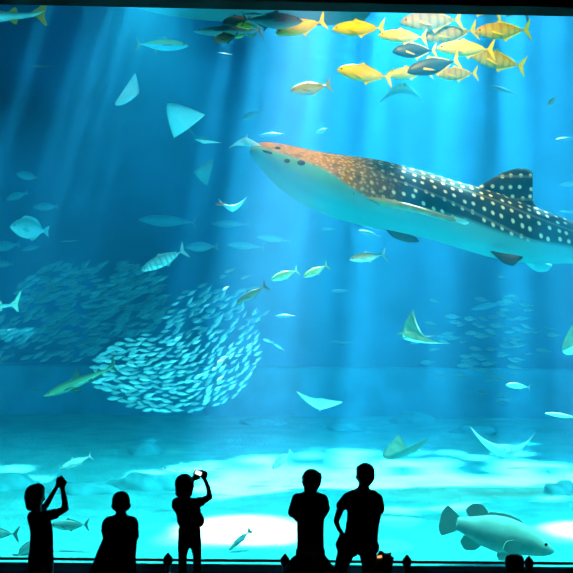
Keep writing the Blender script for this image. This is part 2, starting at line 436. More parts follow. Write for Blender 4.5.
# unseen spots added over the tank to warm the jacks and whale shark
spot('added_fill_spot', (1.6, .8, 11.0), at(405, 45, 18.5), 8000, (1, .34, .03), 44)
spot('added_fill_spot', (-.8, 5.4, 12.6), at(296, 150, 20.0), 9000, (1, .36, .05), 22)
spot('added_fill_spot', (4.2, 9.3, 12.7), at(465, 190, 20.5), 11000, (1, .36, .06), 26)
spot('added_sun_patch_spot', (.9, 4.2, 12.7), at(243, 527, 15.0), 600000, (1, .09, .07), 9, .45)  # added spots standing in for sunlit patches on the sand
spot('added_sun_patch_spot', (5.2, 4.2, 12.7), at(582, 520, 15.2), 400000, (1, .09, .07), 5, .45)
for px, dx, e, sz in ((527, .9, 26000, 3.6), (553, 1.0, 16000, 2.4), (151, 1.6, 15000, 3.0), (408, .5, 9000, 2.2), (500, .8, 9000, 3.0), (232, 1.9, 9000, 2.6)):
    p = at(px, 450, 25); spot('added_shaft_spot', (p.x + dx, p.y + 1.6, 12.8), p, e, (.12, .75, 1), sz, .9, .1)  # added narrow beams standing in for sun shafts
spot('added_fill_spot', (4.5, 1.5, 11.8), at(500, 190, 20), 500, (.6, .95, 1), 50)  # added cool fills on the whale shark and the bright school
spot('added_fill_spot', (-3.5, 2, 11.8), at(185, 360, 22), 1500, (.5, .95, 1), 40)

for lx in (-5.4, -1.8, 1.8, 5.4):      # lamps added out of view behind the header to brighten the near sand
    spot('added_sand_fill', (lx, .5, 7.4), (lx * 1.05, 3.9, SAND), 3600, (.18, .92, .84), 92, .8, .2)
# ------------------------------------------------------------------ camera and view
cam = bpy.data.cameras.new('camera'); cam.sensor_width = 36; cam.lens = 36 * F / 573
cam.shift_y = (HY - 286.5) / 573
co = bpy.data.objects.new('camera', cam); COL.objects.link(co)
co.matrix_world = Matrix(((CR, -SR, 0, 0), (0, 0, -1, -DW), (SR, CR, 0, CZ), (0, 0, 0, 1)))
SC.camera = co
SC.view_settings.view_transform = 'Standard'; SC.view_settings.look = 'None'; SC.view_settings.gamma = 1
SC.view_settings.exposure = 0
SC.cycles.volume_bounces = 0
SC.cycles.transparent_max_bounces = 16

# ------------------------------------------------------------------ whale shark
def loft_px(cols, d0, dd, nrings=70, n=40):
    """cols: (px, top, bottom, boundary, half width px). Body seen from the side; distance d0 + dd * (px - 250)"""
    A = crom(cols, [i / (nrings - 1) for i in range(nrings)])
    V, Fc, BK, U, VV = [], [], [], [], []
    L = 0; prev = None
    for px, tp, bt, bd, hw in A:
        d = d0 + dd * (px - 250)
        c = at(px, (tp + bt) / 2, d); h = max((bt - tp) / 2000 * d, .004); w = max(hw / 1000 * d, .004)
        zb = at(px, bd, d - w * .92).z
        if prev is not None: L += (c - prev).length
        prev = c
        for k in range(n):
            a = 2 * math.pi * k / n
            cc, ss = math.cos(a), math.sin(a)
            z = c.z + h * math.copysign(abs(ss) ** .9, ss); y = c.y + w * math.copysign(abs(cc) ** .9, cc)
            V.append((c.x, y, z)); BK.append(z - zb); U.append(L)
            VV.append(abs(math.atan2(ss, -cc) - math.pi / 2) * (.25 + .75 * w))       # girth away from the back line
    for i in range(nrings - 1):
        for k in range(n):
            Fc.append((i * n + k, i * n + (k + 1) % n, (i + 1) * n + (k + 1) % n, (i + 1) * n + k))
    Fc.append(tuple(range(n))); Fc.append(tuple((nrings - 1) * n + k for k in range(n)))
    return V, Fc, dict(back=BK, lu=U, lv=VV)
def whale_skin():
    m, n, out = nt('spotted_shark_skin')
    N, Lk = n.nodes.new, n.links.new
    b = bsdf(n, (.1, .1, .1), .8, .08)
    at_ = {}
    for k in ('back', 'lu', 'lv'):
        a = N('ShaderNodeAttribute'); a.attribute_name = k; at_[k] = a.outputs['Fac']
    cb = N('ShaderNodeCombineXYZ'); Lk(at_['lu'], cb.inputs[0]); Lk(at_['lv'], cb.inputs[1])
    def vor(scale, rnd, r0, r1):
        v = N('ShaderNodeTexVoronoi'); v.voronoi_dimensions = '2D'; v.inputs['Scale'].default_value = scale; v.inputs['Randomness'].default_value = rnd
        Lk(cb.outputs[0], v.inputs['Vector'])
        mr = N('ShaderNodeMapRange'); mr.inputs['From Min'].default_value = r0; mr.inputs['From Max'].default_value = r1
        mr.inputs['To Min'].default_value = 1; mr.inputs['To Max'].default_value = 0
        Lk(v.outputs['Distance'], mr.inputs['Value']); return mr.outputs[0]
    big = vor(4.6, .4, .12, .24); small = vor(8.5, .8, .12, .36)
    def ramp(x, a, b_):
        mr = N('ShaderNodeMapRange'); mr.inputs['From Min'].default_value = a; mr.inputs['From Max'].default_value = b_
        Lk(x, mr.inputs['Value']); return mr.outputs[0]
    def mix(f, a, b_):
        x = N('ShaderNodeMix'); x.data_type = 'RGBA'
        if hasattr(f, 'links') or not isinstance(f, (int, float)): Lk(f, x.inputs['Factor'])
        else: x.inputs['Factor'].default_value = f
        for s, v in (('A', a), ('B', b_)):
            if isinstance(v, tuple): x.inputs[s].default_value = (*v, 1)
            else: Lk(v, x.inputs[s])
        return x.outputs['Result']
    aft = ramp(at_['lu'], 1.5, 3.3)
    base = mix(aft, (.50, .19, .025), (.010, .010, .009))  # brown skin, with golden light on the head and shade behind painted in
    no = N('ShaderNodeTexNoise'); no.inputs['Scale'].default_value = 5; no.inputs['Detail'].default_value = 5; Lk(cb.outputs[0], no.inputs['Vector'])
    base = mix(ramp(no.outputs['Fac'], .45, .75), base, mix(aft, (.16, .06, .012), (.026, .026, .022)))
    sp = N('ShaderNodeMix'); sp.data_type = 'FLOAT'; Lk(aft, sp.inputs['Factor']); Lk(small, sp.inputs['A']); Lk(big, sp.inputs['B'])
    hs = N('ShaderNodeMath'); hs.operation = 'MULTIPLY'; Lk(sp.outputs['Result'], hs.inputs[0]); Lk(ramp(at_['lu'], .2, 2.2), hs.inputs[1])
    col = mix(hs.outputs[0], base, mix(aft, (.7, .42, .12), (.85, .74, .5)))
    # keels: pale lines running along the flank
    wv = N('ShaderNodeMath'); wv.operation = 'MULTIPLY'; wv.inputs[1].default_value = 13.0; Lk(at_['lv'], wv.inputs[0])
    si = N('ShaderNodeMath'); si.operation = 'SINE'; Lk(wv.outputs[0], si.inputs[0])
    kl = N('ShaderNodeMath'); kl.operation = 'MULTIPLY'; Lk(ramp(si.outputs[0], .9, 1.0), kl.inputs[0]); Lk(aft, kl.inputs[1])
    k2 = N('ShaderNodeMath'); k2.operation = 'MULTIPLY'; k2.inputs[1].default_value = .8; Lk(kl.outputs[0], k2.inputs[0])
    col = mix(k2.outputs[0], col, (.16, .14, .10))
    col = mix(ramp(at_['back'], -.05, .05), (.08, .33, .36), col)
    Lk(col, b.inputs['Base Color']); Lk(b.outputs[0], out.inputs['Surface'])
    return m
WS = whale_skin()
DARKFIN = plain('shark_fin_dark', (.035, .034, .03), .5, .3, .3, 3)
PALE = plain('pale_belly', (.12, .5, .54), .5, .3, .08)
FINEDGE = plain('fin_edge_tan', (.42, .33, .2), .5, .3, .2)
WHITE = plain('white_tip', (.85, .85, .82), .5, .3, .05)
D0, DD = 20.3, .0035
whale = empty('whale_shark', at(400, 200, D0 + DD * 150))
cols = [(249.5, 150, 152, 149, 2), (252, 147.5, 157, 147, 14), (258, 144.5, 165, 146, 26), (266, 143.5, 174, 148.5, 34), (280, 145, 188, 153, 42), (300, 149, 202, 160, 46), (325, 154, 214, 171, 47), (350, 157, 222, 189, 45),
        (375, 160, 227.5, 202, 42), (400, 166, 232, 206, 39), (430, 174, 239, 212, 35), (460, 183, 248, 219, 31), (490, 191, 257, 230, 27), (520, 202, 262.5, 239, 23), (550, 213, 263.5, 244, 19), (573, 222, 264, 248, 17),
        (620, 238, 268, 256, 12), (660, 250, 272, 263, 8), (700, 259, 276, 269, 5), (715, 262, 275, 270, 3)]
def put(o, parent):
    """parent without moving: geometry is in world coordinates"""
    o.data.transform(Matrix.Translation(-parent.location)); o.parent = parent; return o
V, Fc, at_w = loft_px(cols, D0, DD)
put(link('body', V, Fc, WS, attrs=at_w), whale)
def pxfin(name, pts, mat, parent, th=.05, spotted=False):
    """solid fin from points (px, py, d) lying in one sheet"""
    P = [at(*p) for p in pts]
    P = [Vector(p) for p in smooth_outline([tuple(p) for p in P], 4)]
    c = sum(P, Vector()) / len(P)
    nrm = Vector()
    for i in range(len(P)): nrm += (P[i] - c).cross(P[(i + 1) % len(P)] - c)
    nrm.normalize()
    n = len(P); q = [c + (p - c) * .82 for p in P]
    V = [p for p in P] + [p + nrm * th for p in q] + [p - nrm * th for p in q] + [c + nrm * th, c - nrm * th]
    Fc = []
    for i in range(n):
        j = (i + 1) % n
        Fc += [(i, j, n + j, n + i), (j, i, 2 * n + i, 2 * n + j), (n + i, n + j, 3 * n), (2 * n + j, 2 * n + i, 3 * n + 1)]
    A = None
    if spotted: A = dict(back=[1.0] * len(V), lu=[4 + v[0] for v in V], lv=[v[2] for v in V])
    return put(link(name, V, Fc, mat, attrs=A), parent)
dd = lambda px: D0 + DD * (px - 250)
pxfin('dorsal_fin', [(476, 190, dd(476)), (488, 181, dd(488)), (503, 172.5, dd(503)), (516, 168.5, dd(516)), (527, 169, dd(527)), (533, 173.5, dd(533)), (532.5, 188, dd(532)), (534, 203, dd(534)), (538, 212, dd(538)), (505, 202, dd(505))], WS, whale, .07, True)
pf = pxfin('pectoral_fin', [(366, 197, 19.5), (378, 198, 19.35), (402, 203, 19.1), (430, 211, 18.8), (452, 218, 18.55), (467, 222.5, 18.4), (461, 223, 18.5), (440, 217.5, 18.85), (415, 211, 19.3), (392, 206.5, 19.5), (376, 204, 19.6)], FINEDGE, whale, .035)
pf['label'] = 'long pale edged pectoral fin'
tp = pxfin('fin_tip', [(454, 216.5, 18.45), (461, 218.5, 18.38), (469, 222.5, 18.3), (465, 225, 18.36), (457, 222, 18.44)], WHITE, whale, .03)
tp['label'] = 'white tip of the pectoral fin'
pxfin('pectoral_fin', [(386, 229, 20.9), (402, 231, 21.0), (416, 237, 21.2), (419, 242, 21.3), (408, 242.5, 21.2), (394, 238, 21.0)], DARKFIN, whale, .03)
pxfin('pelvic_fin', [(490, 251, 20.7), (505, 253.5, 20.6), (523, 256.5, 20.55), (518, 262, 20.5), (513, 266, 20.5), (503, 263, 20.6)], DARKFIN, whale, .03)
pxfin('pelvic_fin', [(524, 260, 21.6), (538, 261, 21.7), (552, 265, 21.8), (548, 271, 21.8), (538, 272, 21.8), (529, 267, 21.7)], PALE, whale, .03)
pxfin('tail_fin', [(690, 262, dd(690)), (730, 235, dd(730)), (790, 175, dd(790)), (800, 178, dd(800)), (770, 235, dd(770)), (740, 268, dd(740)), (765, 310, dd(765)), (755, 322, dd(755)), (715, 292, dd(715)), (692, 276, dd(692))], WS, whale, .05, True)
C = np.array([c for c in cols])
def near(px, py, lift=0):
    """point on the near flank of the body"""
    i = [np.interp(px, C[:, 0], C[:, k]) for k in range(5)]
    d = d1 = dd(px); zc = at(px, (i[1] + i[2]) / 2, d).z; h = (i[2] - i[1]) / 2000 * d; w = i[4] / 1000 * d
    for _ in range(12):
        s1 = min(.97, abs((at(px, py, d1).z - zc) / h)) ** (1 / .9)
        d1 = d - w * math.sqrt(1 - s1 * s1) ** .9
    return at(px, py, d1 - lift)
for name, px, py, r in (('eye', 287, 161, .055), ('spiracle', 301, 163, .07), ('nostril', 277.5, 148.5, .05)):
    V, Fc = ball(near(px, py), r, 10, 8, (1.2, .6, .8)); put(link(name, V, Fc, BLACK), whale)
# wide slit of the mouth
A = [near(x, y, .02) for x, y in ((253, 151.2), (256, 150.5), (260, 150.8), (264, 151.3), (268, 152.3), (272, 153.5))]
V = [p + Vector((0, 0, o)) for p in A for o in (.022, -.022)] + [p + Vector((0, .15, o)) for p in A for o in (.022, -.022)]
k = len(A); Fc = []
for i in range(k - 1):
    a = 2 * i; Fc += [(a, a + 2, a + 3, a + 1), (2 * k + a, 2 * k + a + 1, 2 * k + a + 3, 2 * k + a + 2), (a, 2 * k + a, 2 * k + a + 2, a + 2), (a + 1, a + 3, 2 * k + a + 3, 2 * k + a + 1)]
put(link('mouth', V, Fc, BLACK), whale)
for i, gx in enumerate((352, 357.5, 363, 368.5)):          # gill slits in front of the pectoral fin
    A = [near(gx + .3 * j, 178 + i * 2 + j * 3.4, .012) for j in range(6)]
    V = [p + Vector((o, 0, 0)) for p in A for o in (.012, -.012)] + [p + Vector((o, .06, 0)) for p in A for o in (.012, -.012)]
    k = 6; Fc = []
    for j in range(k - 1):
        a = 2 * j; Fc += [(a, a + 2, a + 3, a + 1), (a, 12 + a, 14 + a, a + 2), (a + 1, a + 3, 15 + a, 13 + a)]
    put(link('gill_slit', V, Fc, DARKFIN), whale)
tag(whale, 'huge spotted whale shark swimming left across the tank with dark back and pale belly', 'shark')
# second whale shark, its belly dipping below the header
w2 = empty('whale_shark', at(260, 0, 17))
cols2 = [(60, -34, -26, -40, 3), (100, -26, -8, -30, 14), (140, -20, 7, -14, 26), (180, -22, 14.5, -12, 36), (215, -26, 17.5, -12, 42), (250, -28, 19, -12, 46), (290, -28, 20.5, -12, 48), (325, -26, 21, -12, 48), (350, -22, 20.5, -10, 44), (364, -16, 18, -6, 34), (371, -8, 12, 0, 18), (373, 0, 5, 3, 3)]
V, Fc, aw = loft_px(cols2, 21.5, 0)
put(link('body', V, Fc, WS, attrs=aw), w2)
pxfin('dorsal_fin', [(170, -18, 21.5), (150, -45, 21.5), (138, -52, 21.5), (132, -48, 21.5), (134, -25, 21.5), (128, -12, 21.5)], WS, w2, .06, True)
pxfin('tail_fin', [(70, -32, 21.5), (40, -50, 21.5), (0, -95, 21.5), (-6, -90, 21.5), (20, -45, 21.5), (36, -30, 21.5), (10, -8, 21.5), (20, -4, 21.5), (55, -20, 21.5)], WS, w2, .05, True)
tag(w2, 'large pale-bellied shark passing along the top edge under the header', 'shark')
# === PART3 ===
# ------------------------------------------------------------------ fish and rays
Y_FIN = plain('fin_yellow', (.95, .62, .02), .5, .3)
GOLD = skin('golden_scales', (.95, .62, .06), (.98, .64, .03), (.85, .6, .12))
GOLDBAR = skin('barred_golden_scales', (.62, .34, .03), (.66, .40, .03), (.6, .42, .1), bars=((.24, .14, .02), 62, .42))
SHADE = skin('shaded_dark_scales', (.06, .09, .06), (.025, .045, .045), (.02, .04, .045))  # shade on the backlit jacks put into the colour; also one dark fish
OLIVE = skin('olive_scales', (.20, .22, .08), (.24, .26, .15), (.45, .5, .42))
BROWN = skin('brown_green_scales', (.10, .09, .03), (.16, .14, .05), (.22, .2, .1))
LIME = skin('yellow_green_scales', (.45, .6, .12), (.5, .62, .2), (.6, .75, .5))
SILVER = skin('silver_scales', (.28, .42, .42), (.62, .74, .72), (.85, .9, .88))
SILVERBAR = skin('barred_silver_scales', (.3, .45, .45), (.5, .62, .6), (.7, .8, .78), bars=((.2, .33, .33), 75, .7))
HAZE = skin('hazed_blue_scales', (.05, .22, .30), (.07, .27, .36), (.10, .33, .42))  # water haze put into the colour of far fish and their fins
GREY = skin('grey_scales', (.14, .32, .31), (.18, .36, .35), (.3, .5, .48))
GROUP = skin('mottled_grouper_skin', (.5, .62, .52), (.36, .56, .54), (.26, .46, .47), bars=((.56, .66, .56), 26, .25), rough=.7)
S_FIN = plain('fin_silver', (.45, .6, .6)); D_FIN = plain('fin_slate', (.05, .07, .065)); O_FIN = plain('fin_olive', (.3, .3, .12))
G_FIN = plain('fin_grey_green', (.14, .26, .26)); H_FIN = plain('fin_hazed_blue', (.06, .25, .34)); B_FIN = plain('fin_brown', (.07, .07, .03)); L_FIN = plain('fin_lime', (.4, .6, .2))
RT = plain('ray_back_olive', (.16, .22, .17), .5, .3, .25); RB = plain('ray_belly_white', (.85, .9, .9), .45, .3, .05)
RTG = plain('ray_back_green', (.22, .36, .22), .5, .3, .3); RTD = plain('ray_back_slate', (.05, .08, .09), .5, .3, .2); RTW = plain('ray_back_pale', (.6, .75, .74), .5, .3, .1); RTH = plain('ray_back_blue', (.10, .30, .36), .5, .3, .1)
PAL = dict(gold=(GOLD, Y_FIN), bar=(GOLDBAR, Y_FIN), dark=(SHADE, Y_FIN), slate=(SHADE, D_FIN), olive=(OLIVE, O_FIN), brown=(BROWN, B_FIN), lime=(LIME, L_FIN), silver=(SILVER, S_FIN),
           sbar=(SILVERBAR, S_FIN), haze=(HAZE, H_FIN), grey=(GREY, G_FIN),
           teal=(skin('dark_teal_scales', (.02, .10, .10), (.02, .10, .11), (.10, .30, .32)), D_FIN),
           ybelly=(skin('yellow_backed_scales', (.62, .52, .08), (.5, .46, .1), (.12, .62, .75), split=(-.2, -.05, .3)), O_FIN))
JG, HZ = 'golden jacks under the header', 'blurred distant fish'
FISH = [   # name, shape, palette, px, py, length px, distance, facing, tilt, yaw, deep, label, group
 ('jack', 'jack', 'gold', 301, 27, 53, 18.0, -1, 17, 8, 1, 'yellow jack half hidden by the dark pointed fish under the header', JG),
 ('jack', 'jack', 'gold', 359, 28.5, 54, 18.3, -1, 4, 5, .95, 'bright yellow jack under the header, just left of the dense cluster', JG),
 ('jack', 'jack', 'gold', 365, 74, 57, 18.5, -1, -6, 6, 1, 'yellow jack swimming lowest and leftmost beside the golden cluster', JG),
 ('jack', 'jack', 'olive', 311, 88, 42, 18.8, -1, 12, 10, 1.05, 'olive grey jack with yellowish tail swimming alone above the whale shark snout', JG),
 ('jack', 'jack', 'gold', 403, 36.5, 50, 17.4, -1, 0, 6, .9, 'smooth yellow jack at the left end of the cluster, over a dark one', JG),
 ('jack', 'jack', 'bar', 432, 21, 64, 18.8, -1, 5, 6, 1.05, 'barred golden jack topmost in the cluster, against the header', JG),
 ('jack', 'jack', 'bar', 450, 34, 58, 19.0, -1, 11, 6, .95, 'barred brownish golden jack in the middle of the cluster', JG),
 ('jack', 'jack', 'bar', 503, 31, 58, 18.6, -1, 5, 6, 1.0, 'barred golden jack with forked tail rightmost and upper of the cluster', JG),
 ('jack', 'jack', 'gold', 466, 49, 60, 17.9, -1, 1, 6, .9, 'bright smooth yellow jack in the centre of the cluster in front of others', JG),
 ('jack', 'jack', 'dark', 415, 51, 46, 18.2, -1, 4, 6, 1.1, 'dark shaded jack at the left of the cluster under a smooth yellow one', JG),
 ('jack', 'jack', 'dark', 434, 66, 56, 17.5, -1, 15, 6, 1.05, 'large dark shaded jack with yellow tail at the bottom of the cluster', JG),
 ('jack', 'jack', 'bar', 498, 61, 58, 18.9, -1, -9, 6, 1.0, 'pale golden jack nose up at the lower right of the cluster', JG),
 ('jack', 'jack', 'gold', 409, 73, 48, 19.2, -1, 8, 6, .85, 'yellow jack tucked behind the large dark shaded jack', JG),
 ('jack', 'jack', 'bar', 457, 74, 44, 18.8, -1, 4, 6, 1.0, 'small golden jack with curved tail lowest in the cluster', JG),
 ('jack', 'jack', 'gold', 478, 7, 52, 19.2, -1, -12, 6, 1.0, 'jack mostly above the header with only its tail showing over the cluster', JG),
 ('jack', 'jack', 'brown', 508, 8, 48, 19.4, -1, -14, 6, 1.0, 'brown jack mostly above the header at the right of the cluster', JG),
 ('jack', 'jack', 'slate', 237, 21, 30, 18.6, -1, 12, 8, 1.2, 'small dark green fish tucked against the pale belly at the top', 'dark fish under the header'),
 ('jack', 'jack', 'brown', 226, 38, 27, 18.2, -1, 14, 8, 1.3, 'small brown green fish lowest in the little dark group at top', 'dark fish under the header'),
 ('jack', 'jack', 'gold', 247, 26, 22, 18.0, -1, 0, 8, 1.0, 'small yellow fish in the middle of the little dark group at top', 'dark fish under the header'),
 ('jack', 'jack', 'lime', 241, 36, 13, 18.1, -1, 20, 8, 1.1, 'tiny yellow green fish under the slim dark shark-like fish', 'dark fish under the header'),
 ('jack', 'jack', 'lime', 253, 35, 9, 18.1, -1, 30, 8, 1.3, 'tiniest lime fish at the right of the little dark group', 'dark fish under the header'),
 ('tuna', 'tuna', 'teal', 229, 31, 70, 18.8, -1, 3, 6, .75, 'slim dark teal fish with light belly at the left of the top group', 'dark fish under the header'),
 ('tuna', 'tuna', 'teal', 272, 20.5, 62, 17.6, 1, -3, -6, 1.3, 'thick dark teal fish pointing right just under the header', 'dark fish under the header'),
 ('tuna', 'tuna', 'teal', 255, 14.5, 24, 17.4, -1, 1, 6, .8, 'small black fish with white tail patch close under the header', 'dark fish under the header'),
 ('trevally', 'jack', 'sbar', 164, 260, 49, 20, -1, 27, 8, .85, 'barred silver trevally nose down in front of the dim school', None),
 ('trevally', 'jack', 'lime', 285, 275, 29, 21, -1, 22, 10, 1.0, 'left one of two lime green fish under the whale shark', 'lime green pair'),
 ('trevally', 'jack', 'lime', 316, 271, 28, 21, -1, 28, 10, .95, 'right one of two lime green fish under the whale shark', 'lime green pair'),
 ('trevally', 'jack', 'brown', 252, 294, 36, 20, -1, 32, 8, .75, 'brown fish nose down above the bright school', None),
 ('trevally', 'jack', 'silver', 368, 257, 38, 20.5, -1, 9, 8, .85, 'silvery fish with forked tail below the pectoral fin of the whale shark', None),
 ('trevally', 'tuna', 'silver', 76, 462, 34, 15.5, -1, 22, 6, 1.1, 'silvery striped fish over the photographing child at left', None),
 ('trevally', 'tuna', 'silver', 184, 468, 44, 16.0, -1, 2, 6, .95, 'pale spindle fish behind the head of the girl with a lit camera', None),
 ('trevally', 'oval', 'silver', 282, 460, 27, 17.5, -1, 42, 10, .75, 'pale oval fish tilted up left of the standing boy', None),
 ('trevally', 'oval', 'grey', 240, 540, 30, 13.6, -1, 42, 10, .45, 'slim greenish fish slanting over the white sunlit sand patch', None),
 ('trevally', 'jack', 'grey', 70, 525, 38, 13.4, -1, 0, 6, .95, 'grey fish with forked tail right of the photographing child at left', None),
 ('trevally', 'jack', 'grey', -5, 533, 48, 13.4, -1, -4, 6, .85, 'grey fish cut by the left edge with only its forked tail in view', None),
 ('trevally', 'oval', 'grey', 27, 549, 30, 13.2, 1, 32, 6, .8, 'greenish grey fish low behind the photographing child at left', None),
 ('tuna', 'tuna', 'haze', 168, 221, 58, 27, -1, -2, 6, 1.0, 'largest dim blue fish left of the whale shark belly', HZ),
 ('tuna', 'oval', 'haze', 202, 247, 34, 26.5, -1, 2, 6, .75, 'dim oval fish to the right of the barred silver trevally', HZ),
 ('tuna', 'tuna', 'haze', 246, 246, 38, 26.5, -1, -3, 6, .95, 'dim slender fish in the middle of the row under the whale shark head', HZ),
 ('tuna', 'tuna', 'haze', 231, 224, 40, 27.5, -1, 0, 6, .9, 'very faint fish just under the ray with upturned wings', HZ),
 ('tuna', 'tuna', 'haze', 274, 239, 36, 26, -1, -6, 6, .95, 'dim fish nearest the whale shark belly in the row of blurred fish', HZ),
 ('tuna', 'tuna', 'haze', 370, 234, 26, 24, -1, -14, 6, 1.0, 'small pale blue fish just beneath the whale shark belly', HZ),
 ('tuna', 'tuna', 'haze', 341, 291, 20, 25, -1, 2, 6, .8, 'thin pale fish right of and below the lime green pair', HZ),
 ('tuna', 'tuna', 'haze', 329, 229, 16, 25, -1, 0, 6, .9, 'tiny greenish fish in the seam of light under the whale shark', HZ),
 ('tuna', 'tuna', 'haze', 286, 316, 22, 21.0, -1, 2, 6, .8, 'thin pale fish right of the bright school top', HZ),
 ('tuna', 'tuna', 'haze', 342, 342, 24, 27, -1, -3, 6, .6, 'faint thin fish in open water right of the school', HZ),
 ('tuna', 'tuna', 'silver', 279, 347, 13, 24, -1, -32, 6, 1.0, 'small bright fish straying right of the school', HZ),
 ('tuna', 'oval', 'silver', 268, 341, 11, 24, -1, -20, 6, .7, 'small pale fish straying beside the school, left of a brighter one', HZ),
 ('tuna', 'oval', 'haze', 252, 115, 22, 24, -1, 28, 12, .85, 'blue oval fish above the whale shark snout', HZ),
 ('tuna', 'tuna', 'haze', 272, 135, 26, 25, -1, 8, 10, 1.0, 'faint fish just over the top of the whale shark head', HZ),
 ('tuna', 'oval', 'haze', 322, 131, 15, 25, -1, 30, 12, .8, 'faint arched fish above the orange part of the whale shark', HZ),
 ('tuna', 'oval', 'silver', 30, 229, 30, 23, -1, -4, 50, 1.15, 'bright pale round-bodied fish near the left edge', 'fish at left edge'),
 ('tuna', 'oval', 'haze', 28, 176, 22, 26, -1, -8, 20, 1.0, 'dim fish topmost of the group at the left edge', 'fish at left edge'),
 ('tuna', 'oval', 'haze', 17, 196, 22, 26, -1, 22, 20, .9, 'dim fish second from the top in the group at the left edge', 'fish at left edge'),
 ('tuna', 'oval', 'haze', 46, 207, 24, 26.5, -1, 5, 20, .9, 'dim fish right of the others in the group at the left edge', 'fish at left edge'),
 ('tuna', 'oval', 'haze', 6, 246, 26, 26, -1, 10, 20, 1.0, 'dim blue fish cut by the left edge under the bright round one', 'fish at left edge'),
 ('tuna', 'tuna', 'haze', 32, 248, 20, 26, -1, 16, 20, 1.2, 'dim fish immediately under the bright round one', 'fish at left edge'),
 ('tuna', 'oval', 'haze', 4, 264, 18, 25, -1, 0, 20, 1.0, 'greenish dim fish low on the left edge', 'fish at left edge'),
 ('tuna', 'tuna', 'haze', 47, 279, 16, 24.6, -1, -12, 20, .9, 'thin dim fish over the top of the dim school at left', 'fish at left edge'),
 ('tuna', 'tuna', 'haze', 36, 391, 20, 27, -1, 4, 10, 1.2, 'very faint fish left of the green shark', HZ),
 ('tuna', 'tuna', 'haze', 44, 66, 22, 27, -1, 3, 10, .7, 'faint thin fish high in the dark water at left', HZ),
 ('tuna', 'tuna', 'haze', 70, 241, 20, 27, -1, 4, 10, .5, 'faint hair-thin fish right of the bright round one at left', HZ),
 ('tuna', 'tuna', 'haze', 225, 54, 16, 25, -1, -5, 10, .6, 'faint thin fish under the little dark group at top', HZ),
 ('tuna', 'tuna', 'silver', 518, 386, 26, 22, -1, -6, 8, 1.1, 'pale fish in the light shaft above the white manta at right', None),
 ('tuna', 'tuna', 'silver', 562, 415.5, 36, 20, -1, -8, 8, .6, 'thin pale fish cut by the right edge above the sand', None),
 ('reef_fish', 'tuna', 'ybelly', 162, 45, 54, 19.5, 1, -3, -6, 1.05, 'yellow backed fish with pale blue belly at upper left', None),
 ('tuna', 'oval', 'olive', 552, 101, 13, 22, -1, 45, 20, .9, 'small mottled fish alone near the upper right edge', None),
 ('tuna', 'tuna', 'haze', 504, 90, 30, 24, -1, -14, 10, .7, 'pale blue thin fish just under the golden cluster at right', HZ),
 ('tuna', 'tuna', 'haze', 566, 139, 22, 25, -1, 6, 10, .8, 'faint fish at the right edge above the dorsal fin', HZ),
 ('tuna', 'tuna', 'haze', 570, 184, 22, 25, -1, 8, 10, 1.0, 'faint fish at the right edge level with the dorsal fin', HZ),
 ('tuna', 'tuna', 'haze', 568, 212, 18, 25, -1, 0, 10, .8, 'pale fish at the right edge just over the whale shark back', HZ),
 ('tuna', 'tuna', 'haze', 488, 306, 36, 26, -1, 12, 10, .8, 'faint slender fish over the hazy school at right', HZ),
]
for nm, shp, pal, px, py, ln, d, face, tilt, yaw, deep, label, grp in FISH:
    b_, f_ = PAL[pal]
    far = d >= 24
    o = fish(nm, shp, b_, f_, deep, parts=not far and ln > 18)
    pose(o, px, py, d, ln / F * d / max(.6, math.cos(math.radians(yaw))), face, tilt, yaw, roll=0)
    o.name = {'tuna': 'tuna' if shp == 'tuna' else 'reef_fish'}.get(nm, nm)
    tag(o, label, 'fish', grp)

o = grouper('grouper', GROUP, plain('fin_grouper_grey', (.26, .46, .45))); pose(o, 497, 534, 12.86, 115 / F * 12.86, 1, -13, -6); tag(o, 'big grey grouper hovering low over the sand at right', 'fish')
GREENSH = skin('green_shark_skin', (.08, .14, .06), (.14, .22, .09), (.3, .42, .25))
o = shark('shark', GREENSH, plain('fin_dark_green', (.05, .09, .045)), .95); pose(o, 81, 381, 20, 78 / F * 20, -1, 23, 12); tag(o, 'slender green shark with dark fins nosing left beside the bright school', 'shark')
o = shark('shark', skin('pale_shark_skin', (.3, .5, .45), (.5, .7, .65), (.8, .9, .88)), plain('fin_cream', (.75, .8, .6))); pose(o, -22, 307, 20, 90 / F * 20, -1, 2, -8); tag(o, 'pale shark mostly cut off by the left edge', 'shark')
o = shark('shark', skin('tan_shark_skin', (.3, .34, .3), (.55, .7, .68), (.75, .88, .88)), plain('fin_orange_tan', (.95, .32, .06))); pose(o, -24, 17, 18, 146 / F * 18, -1, 3, 5, 0); tag(o, 'pale bellied shark with orange tail fin in the top left corner', 'shark')

